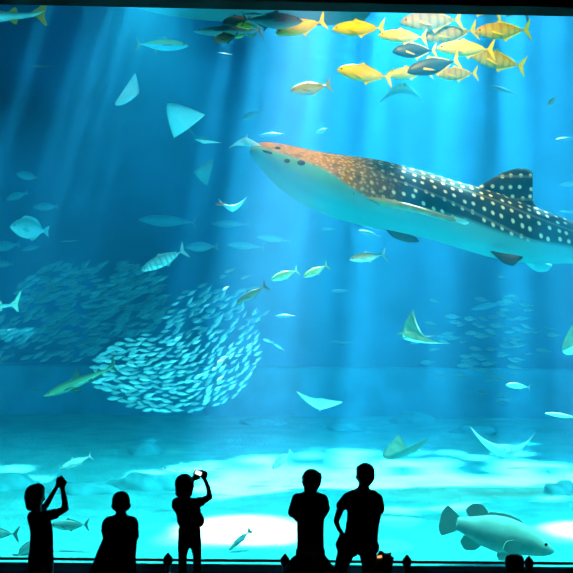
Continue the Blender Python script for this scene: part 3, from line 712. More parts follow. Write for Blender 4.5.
RTP = plain('ray_back_soft_blue', (.12, .5, .55), .5, .3, .1)
RAYS = [  # back, belly, shape, px, py, span px, d, tilt, yaw, roll, lean, label
 (RTW, RB, dict(up=.40, power=2.0, chord=.55, horns=True, tail=.3, sweep=.16), 505, 452, 66, 17.5, -4, 88, 0, -20, 'white manta ray with both wings curved up over the sand at right'),
 (RTW, RB, dict(up=.28, power=1.6, chord=.6, tail=.25, skew=.5, sweep=.2), 321, 405, 46, 19, 3, 92, 0, -26, 'small white ray with left wing raised in mid water above the sand'),
 (RT, plain('ray_flank_grey', (.2, .4, .38), .5, .3, .1), dict(up=.36, power=1.5, chord=.95, sweep=.42, tail=.9), 399, 454, 44, 15.5, 2, 34, 0, 0, 'olive grey eagle ray flapping over the sand behind the man'),
 (RTW, RB, dict(up=.25, power=1.5, chord=.8, tail=.0), 128, 98, 40, 20, 16, -26, 58, -14, 'pale ray with a raised pointed wing in the upper left water'),
 (RTG, RB, dict(up=.12, power=1.6, chord=.85, tail=.4), 179, 117, 42, 21, 0, 52, 6, -62, 'ray showing its broad pale belly in the upper left water'),
 (RTG, RB, dict(up=.06, power=1.5, chord=.6, tail=.4), 204, 141, 30, 22, -1, 75, 8, 0, 'thin greenish ray seen edge-on left of the whale shark snout'),
 (RTH, RTH, dict(up=.1, power=1.6, chord=.75, tail=.0), 203, 172, 28, 23, 18, 30, -30, -30, 'small banking ray with blurred pale belly under the edge-on ray'),
 (RTG, RB, dict(up=.5, power=1.7, chord=.5, tail=.3, sweep=.2), 232, 209, 30, 22, 6, 86, 4, -15, 'small ray with both wings curved up beside a tiny red fish'),
 (RTG, RB, dict(up=.24, power=1.7, chord=.85, tail=.4, horns=True), 415, 336, 54, 20, -14, 52, 22, 8, 'green backed ray banking with bright wing undersides under the whale shark'),
 (RTP, RTP, dict(up=-.2, power=1.9, chord=.6, tail=.0, horns=True), 402, 89, 46, 22, 0, 86, 0, -6, 'hazy blue manta seen head-on below the golden cluster'),
 (RTG, RB, dict(up=.5, power=1.3, chord=.6, tail=.2), 574, 350, 46, 19, 4, 20, 8, 0, 'yellowish green ray cut by the right edge'),
 (RB, RB, dict(up=-.28, power=1.7, chord=.8, tail=.2, skew=.5, sweep=.2), 245, 141, 32, 19.0, -8, 84, 0, 30, 'white ray gliding right in front of the whale shark snout'),
]
for tm, bm_, kw, px, py, sp_, d, tilt, yaw, roll, lean, label in RAYS:
    o = ray('ray', tm, bm_, **kw); pose(o, px, py, d, sp_ / F * d, -1, tilt, yaw, roll, lean); tag(o, label, 'ray')
    if 'manta' in label: o.name = 'manta_ray'
    elif 'eagle' in label: o.name = 'eagle_ray'
o = fish('reef_fish', 'oval', skin('red_scales', (.9, .06, .03), (.95, .08, .04), (.9, .3, .25)), plain('fin_red', (.8, .06, .04)), .8, parts=False); pose(o, 221, 204, 21.5, 11 / F * 21.5, -1, 6, 0); tag(o, 'tiny red fish at the tip of a small upturned ray', 'fish')

# schools
def sardine(name, mat):
    S = SHAPES['tuna']['rows']
    V, Fc, U, W = loft([(x, 0, 0, w * 1.1, hu * 1.45, hd * 1.45) for x, w, hu, hd in S], 11, 8)
    n = len(V); tv, tf = slab(SHAPES['tuna']['tail'], .006, lambda a, b, o: Vector((a, o, b)))
    return V + tv, Fc + [tuple(n + i for i in f) for f in tf], W + [.2] * len(tv), U + [1] * len(tv)
SV, SF, SW, SU = sardine('sardine', None)
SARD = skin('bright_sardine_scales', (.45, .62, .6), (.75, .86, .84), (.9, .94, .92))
SARDM = skin('shaded_sardine_scales', (.2, .42, .44), (.34, .56, .58), (.5, .7, .7))  # dimmer copies of the sardine skin, shade and haze put into the colour
SARD2 = skin('hazed_sardine_scales', (.10, .30, .34), (.16, .38, .42), (.28, .5, .54))
rs = random.Random(5)
def in_main(x, y):
    if ((x - 172) / 78) ** 2 + ((y - 372) / 40) ** 2 < 1 and y < 414: return 1
    if ((x - 212) / 50) ** 2 + ((y - 340) / 56) ** 2 < 1: return .75
    return 0
def swirl(x, y):
    return np.interp(x, (95, 130, 170, 215, 255), (-4, 4, 12, 34, 42)) + np.interp(y, (300, 350, 410), (16, 4, -8))
spots = []
tries = 0
while len(spots) < 300 and tries < 60000:
    tries += 1
    x, y = rs.uniform(94, 260), rs.uniform(288, 414)
    pr = in_main(x, y)
    if rs.random() > pr * (1 if y > 335 else .4): continue
    gap = 5.2 if y > 335 else 6.2
    dz_ = rs.uniform(21.6, 24.6) + (1.0 if y < 335 else 0)
    if any(abs(x - a) < gap * 1.3 and abs(y - b) < gap * .55 or (abs(x - a) < 14 and abs(y - b) < 9 and abs(dz_ - c) < .12) for a, b, c in spots): continue
    spots.append((x, y, dz_))
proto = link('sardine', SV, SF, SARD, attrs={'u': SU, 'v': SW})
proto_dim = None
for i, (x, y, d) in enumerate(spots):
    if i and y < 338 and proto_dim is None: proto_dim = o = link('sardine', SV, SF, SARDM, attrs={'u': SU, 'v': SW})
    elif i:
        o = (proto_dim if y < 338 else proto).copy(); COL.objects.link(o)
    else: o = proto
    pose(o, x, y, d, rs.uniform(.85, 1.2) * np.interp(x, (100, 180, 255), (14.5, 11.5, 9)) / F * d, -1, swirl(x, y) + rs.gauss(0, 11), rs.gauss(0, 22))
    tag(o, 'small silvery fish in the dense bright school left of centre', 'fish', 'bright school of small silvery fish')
def school(name, cnt, d0, d1, L0, L1, sample, tiltf, mat, label):
    V, Fc, W, U = [], [], [], []
    for _ in range(cnt):
        x, y = sample(); d = rs.uniform(d0, d1); s = rs.uniform(L0, L1) / F * d; c = at(x, y, d)
        R = Matrix.Rotation(-math.radians(tiltf(x, y) + rs.gauss(0, 10)), 3, 'Y') @ Matrix.Rotation(rs.gauss(0, .3), 3, 'Z')
        n = len(V)
        V += [c + R @ (Vector(p) * s) for p in SV]; Fc += [tuple(n + i for i in f) for f in SF]; W += SW; U += SU
    o = link(name, V, Fc, mat, attrs={'u': U, 'v': W})
    return tag(o, label, 'school of fish', kind='stuff')
def dimpt():
    while 1:
        x, y = rs.uniform(-20, 165), rs.uniform(262, 366)
        if ((x - 95) / 80) ** 2 + ((y - 300) / 42) ** 2 < 1 or (((x - 50) / 90) ** 2 + ((y - 338) / 24) ** 2 < 1 and rs.random() < .5): return x, y
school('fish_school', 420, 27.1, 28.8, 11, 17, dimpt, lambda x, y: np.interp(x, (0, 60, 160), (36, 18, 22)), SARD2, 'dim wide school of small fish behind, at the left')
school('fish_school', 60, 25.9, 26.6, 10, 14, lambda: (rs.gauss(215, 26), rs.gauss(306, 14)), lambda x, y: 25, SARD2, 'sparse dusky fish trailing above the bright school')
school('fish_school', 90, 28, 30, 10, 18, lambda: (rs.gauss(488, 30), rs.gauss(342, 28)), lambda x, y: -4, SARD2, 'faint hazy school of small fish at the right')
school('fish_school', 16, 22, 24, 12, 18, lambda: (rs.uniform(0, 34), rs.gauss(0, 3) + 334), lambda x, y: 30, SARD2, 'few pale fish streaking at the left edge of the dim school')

# rocks lying on the sand
rock_m = plain('reef_rock_grey_blue', (.09, .40, .43), .95, .1, .35, 2.5)
def rock(px, py, wpx, hpx, label, dep=.8, seed=1):
    u = (HY - py) / F
    d = (CZ - SAND) / -u if u < 0 else 30
    r = random.Random(seed); c = at(px, py, d); c.z = SAND
    w, h = wpx / F * d / 2, hpx / F * d
    bm = bmesh.new(); bmesh.ops.create_icosphere(bm, subdivisions=4, radius=1)
    ph = [r.uniform(0, 6) for _ in range(6)]
    for v in bm.verts:
        x, y, z = v.co
        k = 1 + .16 * math.sin(3 * x + ph[0]) * math.cos(4 * y + ph[1]) + .12 * math.sin(6 * x + ph[2] + 3 * z) + .07 * math.sin(11 * y + ph[3] + 9 * x)
        v.co = Vector((x * w * k, y * w * dep * k, max(z, -.3) * (h + .05) * k))
    me = bpy.data.meshes.new('reef_rock'); bm.to_mesh(me); bm.free(); me.materials.append(rock_m)
    me.polygons.foreach_set('use_smooth', [True] * len(me.polygons))
    o = bpy.data.objects.new('reef_rock', me); COL.objects.link(o); o.location = c
    return tag(o, label, 'rock')
rock(146, 490, 78, 13, 'long low rock on the sand behind the girl with a lit camera', .35, 2)
rock(84, 495, 60, 8, 'flat rock on the sand right of the photographing child at left', .3, 3)
rock(6, 492, 64, 12, 'flat dark rock on the sand at the left edge', .4, 4)
rock(146, 455, 40, 8, 'distant dark rock on the sand below the bright school', .4, 5)
rock(342, 429, 40, 5, 'thin dark rock on the far sand under the small white ray', .5, 6)
rock(262, 424, 50, 4, 'thin faint rock on the far sand left of the small white ray', .5, 7)
rock(412, 421, 44, 8, 'dark rock on the far sand above the eagle ray', .5, 8)
rock(472, 432, 40, 7, 'dark rock on the far sand left of the manta', .5, 9)
rock(560, 489, 36, 7, 'low grey rock on the sand near the right edge', .5, 10)
# === PART4 ===
# ------------------------------------------------------------------ visitors in front of the window
DP = 9.5
SKIN = plain('person_skin', (.22, .13, .09), .6, .3, .05); HAIR = plain('person_hair', (.010, .008, .007), .6, .3, .2, 30)
CL = [plain('cloth_' + k, c, .9, .1, .1, 12) for k, c in (('navy', (.015, .018, .03)), ('charcoal', (.02, .02, .022)), ('denim', (.02, .028, .045)), ('maroon', (.035, .014, .016)), ('olive', (.025, .026, .017)), ('black', (.008, .008, .009)))]
SHOE = plain('shoe_dark', (.012, .011, .011), .7)
def capsules(chains, d0):
    V, Fc = [], []
    def add(v, f):
        n = len(V); V.extend(v); Fc.extend([tuple(n + i for i in q) for q in f])
    for ch in chains:
        P = [(at(p[0], p[1], d0 + p[2]), p[3] / F * (d0 + p[2])) for p in ch]
        for c, r in P:
            v, f = ball(c, r, 14, 10); add(v, f)
        for (a, ra), (b, rb) in zip(P, P[1:]):
            ax = b - a
            if ax.length < 1e-4: continue
            q = ax.to_track_quat('Z', 'Y'); n = 14
            v = [a + q @ Vector((ra * math.cos(6.28319 * k / n), ra * math.sin(6.28319 * k / n), 0)) for k in range(n)]
            v += [b + q @ Vector((rb * math.cos(6.28319 * k / n), rb * math.sin(6.28319 * k / n), 0)) for k in range(n)]
            f = [(k, (k + 1) % n, n + (k + 1) % n, n + k) for k in range(n)] + [tuple(range(n - 1, -1, -1)), tuple(range(n, 2 * n))]
            add(v, f)
    return V, Fc
def fused(name, chains, d0, mat, parent, voxel=.011, smooth=5):
    """one continuous skin over a set of tapering limbs"""
    V, Fc = capsules(chains, d0)
    me = bpy.data.meshes.new('tmp'); me.from_pydata([tuple(v) for v in V], [], Fc)
    bm = bmesh.new(); bm.from_mesh(me); bmesh.ops.remove_doubles(bm, verts=bm.verts, dist=1e-6)
    bmesh.ops.recalc_face_normals(bm, faces=bm.faces); bm.to_mesh(me); bm.free()
    o = bpy.data.objects.new('tmp', me); COL.objects.link(o)
    r = o.modifiers.new('r', 'REMESH'); r.mode = 'VOXEL'; r.voxel_size = voxel
    sm = o.modifiers.new('s', 'SMOOTH'); sm.factor = .5; sm.iterations = smooth
    dg = bpy.context.evaluated_depsgraph_get()
    m2 = bpy.data.meshes.new_from_object(o.evaluated_get(dg)); m2.name = name
    bpy.data.objects.remove(o); m2.materials.clear(); m2.materials.append(mat)
    m2.polygons.foreach_set('use_smooth', [True] * len(m2.polygons))
    m2.transform(Matrix.Translation(-parent.location))
    q = bpy.data.objects.new(name, m2); COL.objects.link(q); q.parent = parent
    return q
def grown(chains, k): return [[(p[0], p[1], p[2], p[3] + k) for p in ch] for ch in chains]
def hand(x, y, d, ang, r=3.4, curl=.5):
    """palm, four fingers and a thumb; ang = direction of the fingers in the picture (degrees)"""
    ca, sa = math.cos(math.radians(ang)), -math.sin(math.radians(ang))
    px_, py_ = -sa, ca
    out = [[(x, y, d, r), (x + ca * 4, y + sa * 4, d, r * .85)]]
    for i, (off, ln) in enumerate(((-2.4, 6.4), (-.8, 7.4), (.9, 7.0), (2.5, 5.6))):
        bx, by = x + ca * 4 + px_ * off, y + sa * 4 + py_ * off
        out.append([(bx, by, d, 1.15), (bx + ca * ln * .55, by + sa * ln * .55, d + .01, 1.05), (bx + ca * ln * (.55 + .4 * (1 - curl)), by + sa * ln * (.55 + .4 * (1 - curl)), d + .01 + .04 * curl, .95)])
    out.append([(x + px_ * 2.6, y + py_ * 2.6, d - .01, 1.4), (x + px_ * 5 + ca * 2.5, y + py_ * 5 + sa * 2.5, d + .01, 1.2), (x + px_ * 5 + ca * 5, y + py_ * 5 + sa * 5, d + .03, 1.0)])
    return out
def person(label, d0, body, shirt, trousers, hair, feet, mats, dress=False, voxel=.011):
    fx = sum(f[0] for f in feet) / len(feet)
    loc = at(fx, 600, d0); loc.z = 0
    root = empty('person', loc)
    fused('body', body, d0, SKIN, root, voxel)
    fused('hair', hair, d0, HAIR, root, voxel, 3)
    fused('dress' if dress else 'shirt', shirt, d0, mats[0], root, voxel)
    if trousers: fused('trousers', trousers, d0, mats[1], root, voxel)
    for x, dy in feet:
        c = at(x, 630, d0 + dy)
        V, Fc, U, W = loft([(-.13, 0, .035, .02, .015, .03), (-.1, 0, .04, .045, .035, .04), (-.02, 0, .045, .045, .05, .045), (.06, 0, .04, .04, .055, .04), (.11, 0, .04, .03, .04, .04), (.125, 0, .04, .01, .02, .03)], 14, 14)
        V = [Vector((c.x - v[1], c.y - v[0] - .03, v[2] + .002)) - loc for v in V]
        link('shoe', V, Fc, SHOE, root)
    return tag(root, label, 'person')
def head(x, y, rx, ry, d=0.0, nose=None):
    """skull from overlapping balls: rx, ry half width and half height in px; nose = side it points to"""
    c = [[(x, y - (ry - rx) - .3, d, rx), (x, y + (ry - rx) * .6, d + .01, rx * .93)], [(x, y + ry * .35, d + .02, rx * .72), (x, y + ry * .62, d + .035, rx * .5)]]
    for s in (-1, 1): c.append([(x + s * rx * .93, y + 1, d, 1.2), (x + s * rx * .99, y + 2.5, d, 1.0)])
    nx = x + (nose or 0) * rx * .8
    c.append([(nx, y + .5, d + .095, 1.0), (nx + (nose or 0) * .8, y + 2.5, d + .105, 1.4)])
    return c
# child photographing at the far left
body = head(36, 497, 9, 11, 0, .5) + [[(36, 505, 0, 5), (37, 514, 0, 5.5)], [(34, 517, 0, 6), (38, 532, 0, 7), (38, 548, 0, 8), (38, 563, 0, 8.2)], [(44, 517, 0, 5.6), (46, 532, 0, 6.2), (45.5, 548, 0, 7), (45, 563, 0, 7.8)],
    [(46, 516, 0, 4.6), (56, 513.5, -.02, 4.4), (65.5, 508.8, -.03, 3.4), (64.3, 498, .03, 3), (62, 487, .1, 2.3)], [(40, 514, .1, 4), (47, 503.5, .2, 3.1), (57, 486.5, .14, 2.1)],
    [(35.5, 565, 0, 8), (35.5, 595, .02, 5.6), (35.5, 625, 0, 3.6), (35.5, 627, .08, 3.4)], [(46, 565, 0, 8), (46.5, 595, .02, 5.6), (46.5, 625, 0, 3.6), (46.5, 627, .08, 3.4)]] + hand(62, 486, .1, 100, 3, .7) + hand(57.5, 486, .13, 75, 2.4, .7)
torso = [[(33.5, 517, 0, 6), (38, 532, 0, 7), (38, 548, 0, 8), (37.5, 556, 0, 8.4)], [(44, 517, 0, 5.8), (46, 532, 0, 6.4), (45.5, 548, 0, 7.2), (45.5, 556, 0, 7.6)], [(46, 516, 0, 5), (55, 513.8, -.02, 4.9)], [(38, 515, .06, 5), (43, 508, .16, 4)]]
person('child at far left raising both arms to photograph the tank', DP, body, grown(torso, .5), grown([[(37, 557, 0, 8.4), (35.5, 590, .02, 6.2)], [(45.5, 557, 0, 7.8), (46.5, 590, .02, 6.2)]], .5),
       [[(34.5, 494, -.01, 10), (33.5, 497, -.02, 9.5)], [(31, 500, -.03, 6.5), (30.5, 506, -.03, 5)], [(38, 490, .02, 7)]], [(35.5, .05), (46.5, .05)], (CL[0], CL[2]))
# small child in a wide dress
body = head(121, 502.5, 8.9, 10.8) + [[(121, 511, 0, 5.2), (121, 520, 0, 6)], [(111, 521.5, 0, 5), (121, 517.5, 0, 5), (131, 521.5, 0, 5)], [(109, 523.5, 0, 6), (113, 535, 0, 8), (112, 556, 0, 10), (112, 575, 0, 9)], [(132, 523.5, 0, 6), (128.5, 535, 0, 7.6), (127, 556, 0, 8.5), (126, 575, 0, 8.5)],
    [(107, 524, 0, 4.6), (105.5, 536, .06, 3.6), (109, 541, .16, 2.6)], [(133.5, 524, 0, 4.8), (134, 536, .05, 3.8), (130, 541, .16, 2.6)], [(112, 575, 0, 8), (112, 600, .02, 5), (112, 626, 0, 3.4), (112, 627, .07, 3.2)], [(126, 575, 0, 8), (126, 600, .02, 5), (126, 626, 0, 3.4), (126, 627, .07, 3.2)]] + hand(110, 541, .18, 60, 2.6, .6) + hand(129.5, 541, .18, 120, 2.6, .6)
dress = [[(108.6, 523.5, 0, 6.4), (113, 537, 0, 9), (108, 556, 0, 12), (104, 572, 0, 14), (103, 592, 0, 14)], [(132.4, 524, 0, 6.2), (129, 538, 0, 8.6), (126.5, 556, 0, 9.5), (123, 590, 0, 14)], [(120, 522, 0, 6.5), (119, 560, 0, 12), (114, 590, 0, 16)], [(110, 521.5, 0, 5.4), (121, 518.5, 0, 4.6), (132, 521.5, 0, 5.4)], [(107, 524, 0, 5.2), (105.8, 531, .03, 4.9)], [(133.5, 524, 0, 5.2), (134, 537, .04, 4.9)]]
person('small child with round short hair in a wide dress, second from left', DP, body, dress, None, [[(121, 500, -.01, 9.2), (121, 504, -.02, 9.2)], [(115, 506, -.01, 4), (127, 506, -.01, 4)]], [(112, .05), (126, .05)], (CL[3], CL[3]), True)
# girl holding up a lit camera
body = head(185, 485, 9, 11) + [[(185, 494, 0, 4.4), (185.5, 502, 0, 4.6)], [(179, 504, 0, 6), (184, 520, 0, 6.2), (185, 532, 0, 5.4), (185, 542, 0, 5)], [(193.5, 504, 0, 5.6), (194, 520, 0, 6), (194.4, 532, 0, 5.4), (194.6, 542, 0, 5)],
    [(196, 503, 0, 4.2), (203, 500.5, -.02, 3.8), (210, 497, -.02, 3), (208, 487, .06, 2.6), (204, 477.5, .14, 2)], [(177, 502.5, 0, 4.4), (176, 509, .12, 3.4), (187, 492, .25, 2.4), (194, 478, .17, 2)],
    [(184, 544, 0, 5), (182.6, 556, .01, 3.7), (182.4, 592, .02, 3.3), (182.4, 624, 0, 3), (182.4, 626, .08, 3)], [(195.6, 544, 0, 4.8), (197.2, 556, .01, 3.6), (197.2, 592, .02, 3.3), (197.2, 624, 0, 3), (197.2, 626, .08, 3)]] + hand(204, 478, .15, 120, 2.4, .8) + hand(193.5, 478, .17, 60, 2.2, .8)
shirt = [[(179, 503.5, 0, 6.2), (183, 514, 0, 6.4), (184, 521, 0, 6.6)], [(193.5, 504, 0, 5.8), (194.5, 514, 0, 6.2), (198, 521, 0, 6.4)], [(186, 502, 0, 6), (188, 519, 0, 8)], [(196, 503, 0, 4.7), (201, 501.5, -.01, 4.5)], [(177, 502.5, 0, 5), (176.5, 506, .05, 4.6)]]
person('girl standing and holding up a glowing camera with one bent arm', DP, body, grown(shirt, .4), grown([[(184.5, 530, 0, 5.8), (183.6, 545, 0, 5.4), (182.6, 556, .01, 3.9), (182.4, 600, .02, 3.6)], [(194.5, 530, 0, 5.8), (196, 545, 0, 5), (197.2, 556, .01, 3.8), (197.2, 600, .02, 3.6)], [(186, 528, 0, 6), (194, 528, 0, 6)]], .6),
       [[(184.5, 483.5, -.01, 10), (184.5, 487, -.02, 9.6)], [(181, 492, -.03, 6), (187, 492, -.03, 6)]], [(182.4, .05), (197.2, .05)], (CL[4], CL[2]))
# boy with tousled hair
body = head(311.5, 480, 9.6, 11.4) + [[(310.5, 488, 0, 5.4), (310, 497, 0, 6)], [(302, 498, 0, 4.6), (310, 493, 0, 5), (318, 497.5, 0, 4.6)], [(302, 500, 0, 6.5), (305, 516, 0, 7.5), (305.5, 534, 0, 7.6), (305.5, 552, 0, 8)], [(318, 500, 0, 6.5), (316.5, 516, 0, 7.5), (315, 534, 0, 7.4), (315, 552, 0, 7.6)],
    [(297, 500, 0, 5.2), (293.5, 513, .05, 4), (299, 521, .2, 2.8)], [(322.5, 500, 0, 5.2), (325, 511, .05, 4), (320, 521, .2, 2.8)], [(304, 555, 0, 8), (304, 592, .02, 5.4), (304, 624, 0, 3.6), (304, 626, .08, 3.4)], [(317, 555, 0, 8), (317, 592, .02, 5.4), (317, 624, 0, 3.6), (317, 626, .08, 3.4)]] + hand(300, 521, .22, 60, 2.8, .6) + hand(319, 521, .22, 120, 2.8, .6)
shirt = [[(301.5, 500, 0, 7), (305, 516, 0, 8), (305, 534, 0, 8.2), (305.5, 552, 0, 8.6)], [(318.5, 500, 0, 7), (316.5, 516, 0, 8), (315.5, 534, 0, 8.2), (315.5, 552, 0, 8.4)], [(310, 499, 0, 7.5), (310.5, 550, 0, 9)], [(300.5, 498.5, 0, 5.2), (309.5, 494.5, 0, 4.8), (319, 498, 0, 5.2)], [(297.5, 499, 0, 5.8), (293.5, 511, .04, 5.6), (292.6, 512.5, .045, 5)], [(322.5, 499.5, 0, 5.8), (325, 508.5, .04, 5.2)]]
person('boy with tousled hair and loose short sleeves, left of the tallest man', DP, body, shirt, grown([[(304.5, 552, 0, 8.4), (304, 600, .02, 5.6)], [(316.5, 552, 0, 8.2), (317, 600, .02, 5.6)]], .6),
       [[(312.5, 478.6, -.01, 9.4), (311.5, 482, -.02, 9.8)], [(317.5, 476, 0, 4.8), (320, 478, 0, 2.4)], [(306.5, 477.5, 0, 5.2)], [(313.5, 473.5, 0, 4.2)], [(307, 489, -.03, 3.4), (314, 490, -.03, 3)]], [(304, .05), (317, .05)], (CL[1], CL[2]))
# tall man, hand on hip
body = head(365, 475.5, 9.3, 12, 0, -.6) + [[(364, 485, 0, 5.6), (362.5, 494, 0, 6.2)], [(351, 496, 0, 4.6), (362, 490.5, 0, 5.2), (373, 495.5, 0, 4.6)], [(352.5, 498, 0, 6.6), (356, 514, 0, 8), (354.5, 530, 0, 8.2), (352, 548, 0, 9)], [(372, 498, 0, 6.6), (367, 514, 0, 7.6), (366, 530, 0, 7.4), (366.5, 548, 0, 8.4)],
    [(347.5, 499, 0, 5), (341, 508, -.02, 4), (336.2, 520.5, -.03, 2.9), (338.5, 528, 0, 2.6), (342.5, 534, .02, 2.2)], [(377.5, 499, 0, 5), (378.2, 511, 0, 4.2), (376, 527, -.01, 3), (375.4, 540, .02, 2.5)],
    [(347, 550, 0, 7.6), (340.4, 570, .01, 5.6), (339, 594, .02, 4.8), (338, 626, 0, 3.6), (338, 628, .1, 3.6)], [(367, 550, 0, 7.6), (369, 570, .01, 5.6), (370, 594, .02, 4.8), (370, 626, 0, 3.6), (370, 628, .1, 3.6)]] + hand(342.5, 536, .02, 280, 3, .4) + hand(375.4, 541, .02, 268, 3, .5)
shirt = [[(352, 498, 0, 7), (356, 514, 0, 8.6), (354, 530, 0, 8.8), (353, 541, 0, 9.4)], [(372.5, 498, 0, 7), (366, 514, 0, 7.6), (365, 530, 0, 7.6), (365.5, 541, 0, 8.4)], [(362, 496, 0, 6.8), (360, 540, 0, 9)], [(350, 496, 0, 5), (361.5, 491.8, 0, 4.8), (374, 495.5, 0, 5)], [(347, 498.5, 0, 5.6), (341.6, 505.5, -.015, 5.6)], [(377.5, 499, 0, 5.6), (379.4, 509, 0, 5.6)]]
person('tallest man seen from behind in a short sleeved shirt, hand on hip', DP, body, shirt, grown([[(352, 542, 0, 9.2), (346.5, 551, 0, 8.4), (340.4, 568, .01, 6.0), (339, 612, .02, 5)], [(366, 542, 0, 8.6), (367.5, 551, 0, 8.4), (369, 568, .01, 6.2), (370, 612, .02, 5)], [(344, 545, 0, 8), (371, 547, 0, 8)]], .6),
       [[(365.5, 472, -.01, 9.6), (366, 476, -.025, 9.3)], [(360.5, 469.5, .02, 5)], [(367, 482, -.04, 5)]], [(338, .05), (370, .05)], (CL[5], CL[1]))
# crouching figures low in front of the rail
body = head(309, 566, 8.5, 10.5, .22) + [[(309, 574, .18, 5), (309, 580, .1, 6)], [(300, 564, .1, 10), (299, 590, 0, 12), (301, 612, -.02, 11)], [(319, 564, .1, 10), (319, 590, 0, 12), (317, 612, -.02, 11)], [(296, 568, .1, 7), (292, 590, .18, 5), (304, 598, .3, 3.4)], [(324, 568, .1, 7), (328, 590, .18, 5), (316, 598, .3, 3.4)],
    [(301, 614, 0, 8), (294, 592, .3, 6.5), (297, 628, .2, 4), (297, 630, .28, 3.4)], [(317, 614, 0, 8), (324, 592, .3, 6.5), (321, 628, .2, 4), (321, 630, .28, 3.4)]] + hand(305, 599, .32, 60, 2.8, .6) + hand(315, 599, .32, 120, 2.8, .6)
shirt = [[(298.5, 565, .08, 10), (297, 590, 0, 14), (300, 606, -.02, 13)], [(320.5, 565, .08, 10), (321, 590, 0, 14), (318, 606, -.02, 13)], [(303, 562.5, .1, 10.5), (318, 562.5, .1, 10.5)], [(309, 570, .0, 14), (309, 600, -.02, 15)], [(293, 571, .1, 9), (290.5, 582, .14, 7.5)], [(326, 571, .1, 9), (328.5, 582, .14, 7.5)]]
person('person crouching low with a rounded back right in front of the boy', 8.75, body, shirt, grown([[(301, 614, 0, 8), (294, 592, .3, 6.5), (297, 622, .2, 4.4)], [(317, 614, 0, 8), (324, 592, .3, 6.5), (321, 622, .2, 4.4)]], .6), [[(309, 564, .21, 9.2)]], [(297, .2), (321, .2)], (CL[1], CL[2]))
def low_child(label, x, yh, d0, spiky, m1, m2):
    body = head(x, yh, 8.2, 10) + [[(x, yh + 9, 0, 4), (x, yh + 15, 0, 5)], [(x - 7, yh + 20, 0, 6), (x - 5, yh + 45, -.02, 9)], [(x + 7, yh + 20, 0, 6), (x + 5, yh + 45, -.02, 9)], [(x - 10, yh + 20, 0, 4), (x - 11, yh + 36, .05, 3), (x - 6, yh + 44, .18, 2.4)], [(x + 10, yh + 20, 0, 4), (x + 11, yh + 36, .05, 3), (x + 6, yh + 44, .18, 2.4)],
        [(x - 6, yh + 48, 0, 7), (x - 8, yh + 46, .3, 5), (x - 7, 627, .22, 3.4)], [(x + 6, yh + 48, 0, 7), (x + 8, yh + 46, .3, 5), (x + 7, 627, .22, 3.4)]] + hand(x - 5.5, yh + 44, .2, 60, 2.4, .6) + hand(x + 5.5, yh + 44, .2, 120, 2.4, .6)
    shirt = [[(x - 7, yh + 20, 0, 6.6), (x - 5, yh + 46, -.02, 9.6)], [(x + 7, yh + 20, 0, 6.6), (x + 5, yh + 46, -.02, 9.6)], [(x, yh + 18, 0, 6.5), (x, yh + 46, 0, 10)], [(x - 10, yh + 20, 0, 4.8), (x - 10.8, yh + 29, .02, 4.2)], [(x + 10, yh + 20, 0, 4.8), (x + 10.8, yh + 29, .02, 4.2)]]
    hair = [[(x - 1.5, yh - 1.5, -.01, 8.6), (x + 1.5, yh - 1.5, -.01, 8.6)], [(x - 3, yh + 4, -.02, 6.5), (x + 3, yh + 4, -.02, 6.5)]]
    if spiky: hair += [[(x + 4, yh - 7, 0, 3), (x + 7.5, yh - 10, 0, 1.2)], [(x + 7, yh - 4, 0, 3), (x + 10, yh - 5, 0, 1.2)], [(x - 2, yh - 8, 0, 3), (x - 3, yh - 11, 0, 1.2)]]
    else: hair += [[(x - 5, yh - 4.5, 0, 4.6), (x + 5, yh - 4.5, 0, 4.6)]]
    if spiky: body += [[(x - 10, yh + 20, 0, 4), (x - 13, yh + 10, -.12, 3), (x - 5.5, yh - 3, -.135, 2.2)]] + hand(x - 5.5, yh - 4, -.14, 60, 2, .8)
    person(label, d0, body, shirt, grown([[(x - 6, yh + 48, 0, 7.2), (x - 8, yh + 46, .3, 5.4), (x - 7, 620, .22, 3.9)], [(x + 6, yh + 48, 0, 7.2), (x + 8, yh + 46, .3, 5.4), (x + 7, 620, .22, 3.9)]], .5), hair, [(x - 7, .2), (x + 7, .2)], (m1, m2))
low_child('crouching child with spiky hair beside the tallest man, head only in view', 383.5, 563, 8.85, True, CL[3], CL[2])
low_child('crouching child at right, only a round dark head showing by a rail post', 514.5, 564, 9.4, False, CL[0], CL[1])

# things they hold
def held(name, px, py, d, w, h, t, tilt, label, cat, scr=None, rot=0):
    r = empty(name)
    V, Fc = boxg(-w / 2, w / 2, -t / 2, t / 2, -h / 2, h / 2)
    bm = bmesh.new(); vs = [bm.verts.new(v) for v in V]
    for f in Fc: bm.faces.new([vs[i] for i in f])
    bmesh.ops.recalc_face_normals(bm, faces=bm.faces); bmesh.ops.bevel(bm, geom=bm.edges[:], offset=.006, segments=2, affect='EDGES')
    me = bpy.data.meshes.new('case'); bm.to_mesh(me); bm.free(); me.materials.append(plain('camera_black', (.012, .012, .013), .4))
    o = bpy.data.objects.new('case', me); COL.objects.link(o); o.parent = r
    V, Fc, U, W = loft([(0, 0, 0, .02, .02, .02), (.03, 0, 0, .018, .018, .018)], 4, 16)
    link('lens', [(v[1], t / 2 + v[0], v[2]) for v in V], Fc, BLACK, r)
    if scr:
        box('screen', -w * .40, w * .40, -t / 2 - .004, -t / 2 + .001, -h * .36, h * .36, scr, r)
    pose(r, px, py, d, 1, -1, tilt); return tag(r, label, cat)
held('camera', 60.5, 479.5, DP + .2, .075, .055, .03, 40, 'small dark camera in the raised hands of the child at far left', 'camera')
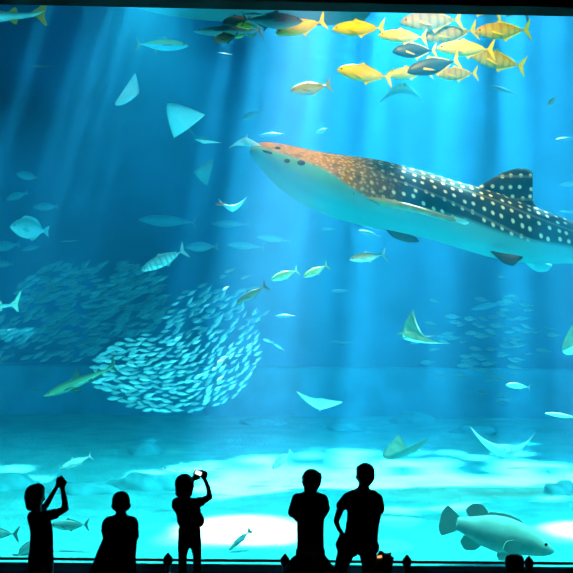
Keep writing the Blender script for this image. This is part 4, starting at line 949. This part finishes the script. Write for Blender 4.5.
held('camera', 198.5, 472.8, DP + .03, .078, .05, .022, -22, 'small camera with bright white screen held up by the girl', 'camera', lit('screen_white', (1, .98, .95), 1.6))
held('phone', 379.5, 556.5, 8.68, .052, .03, .012, 8, 'phone with small orange lit screen over the crouching spiky haired child', 'phone', lit('screen_orange', (1, .45, .16), 1.2))

# guard rail along the window
rail = empty('guard_rail', (0, at(286, 561, 10.2).y, 0))
BAR = plain('rail_black_metal', (.012, .012, .013), .4, .4)
yz = at(286, 561, 10.2); ry = yz.y
def tube(name, p0, p1, r, mat, parent, n=14):
    ax = p1 - p0; q = ax.to_track_quat('Z', 'Y'); V = []
    for p in (p0, p1): V += [p + q @ Vector((r * math.cos(6.28319 * k / n), r * math.sin(6.28319 * k / n), 0)) - parent.location for k in range(n)]
    return link(name, V, [(k, (k + 1) % n, n + (k + 1) % n, n + k) for k in range(n)] + [tuple(range(n)), tuple(range(n, 2 * n))], mat, parent)
xs = [at(p, 560, 10.2).x for p in (-313, -193, -73, 48, 168, 285, 407, 529, 650, 771, 892)]
zr_ = yz.z
tube('rail', Vector((xs[0], ry, zr_)), Vector((xs[-1], ry, zr_)), .014, BAR, rail)
for x in xs:
    post = tube('post', Vector((x, ry, 0)), Vector((x, ry, zr_ + .03)), .026, BAR, rail)
    V, Fc, U, W = loft([(-.05, 0, 0, .03, .03, .03), (-.02, 0, 0, .046, .046, .046), (.02, 0, 0, .046, .046, .046), (.05, 0, 0, .026, .026, .026), (.075, 0, 0, .004, .004, .004)], 12, 16)
    c = Vector((x, ry, zr_)) - rail.location
    k = link('knob', [c + Vector((v[1], v[2], v[0])) for v in V], Fc, BAR, rail)
    V, Fc, U, W = loft([(.0, 0, 0, .1, .1, .1), (.015, 0, 0, .1, .1, .1), (.03, 0, 0, .04, .04, .04)], 8, 20)
    c = Vector((x, ry, 0)) - rail.location
    link('foot', [c + Vector((v[1], v[2], v[0])) for v in V], Fc, BAR, rail)
tag(rail, 'low black guard rail with knobbed posts along the foot of the window', 'railing')
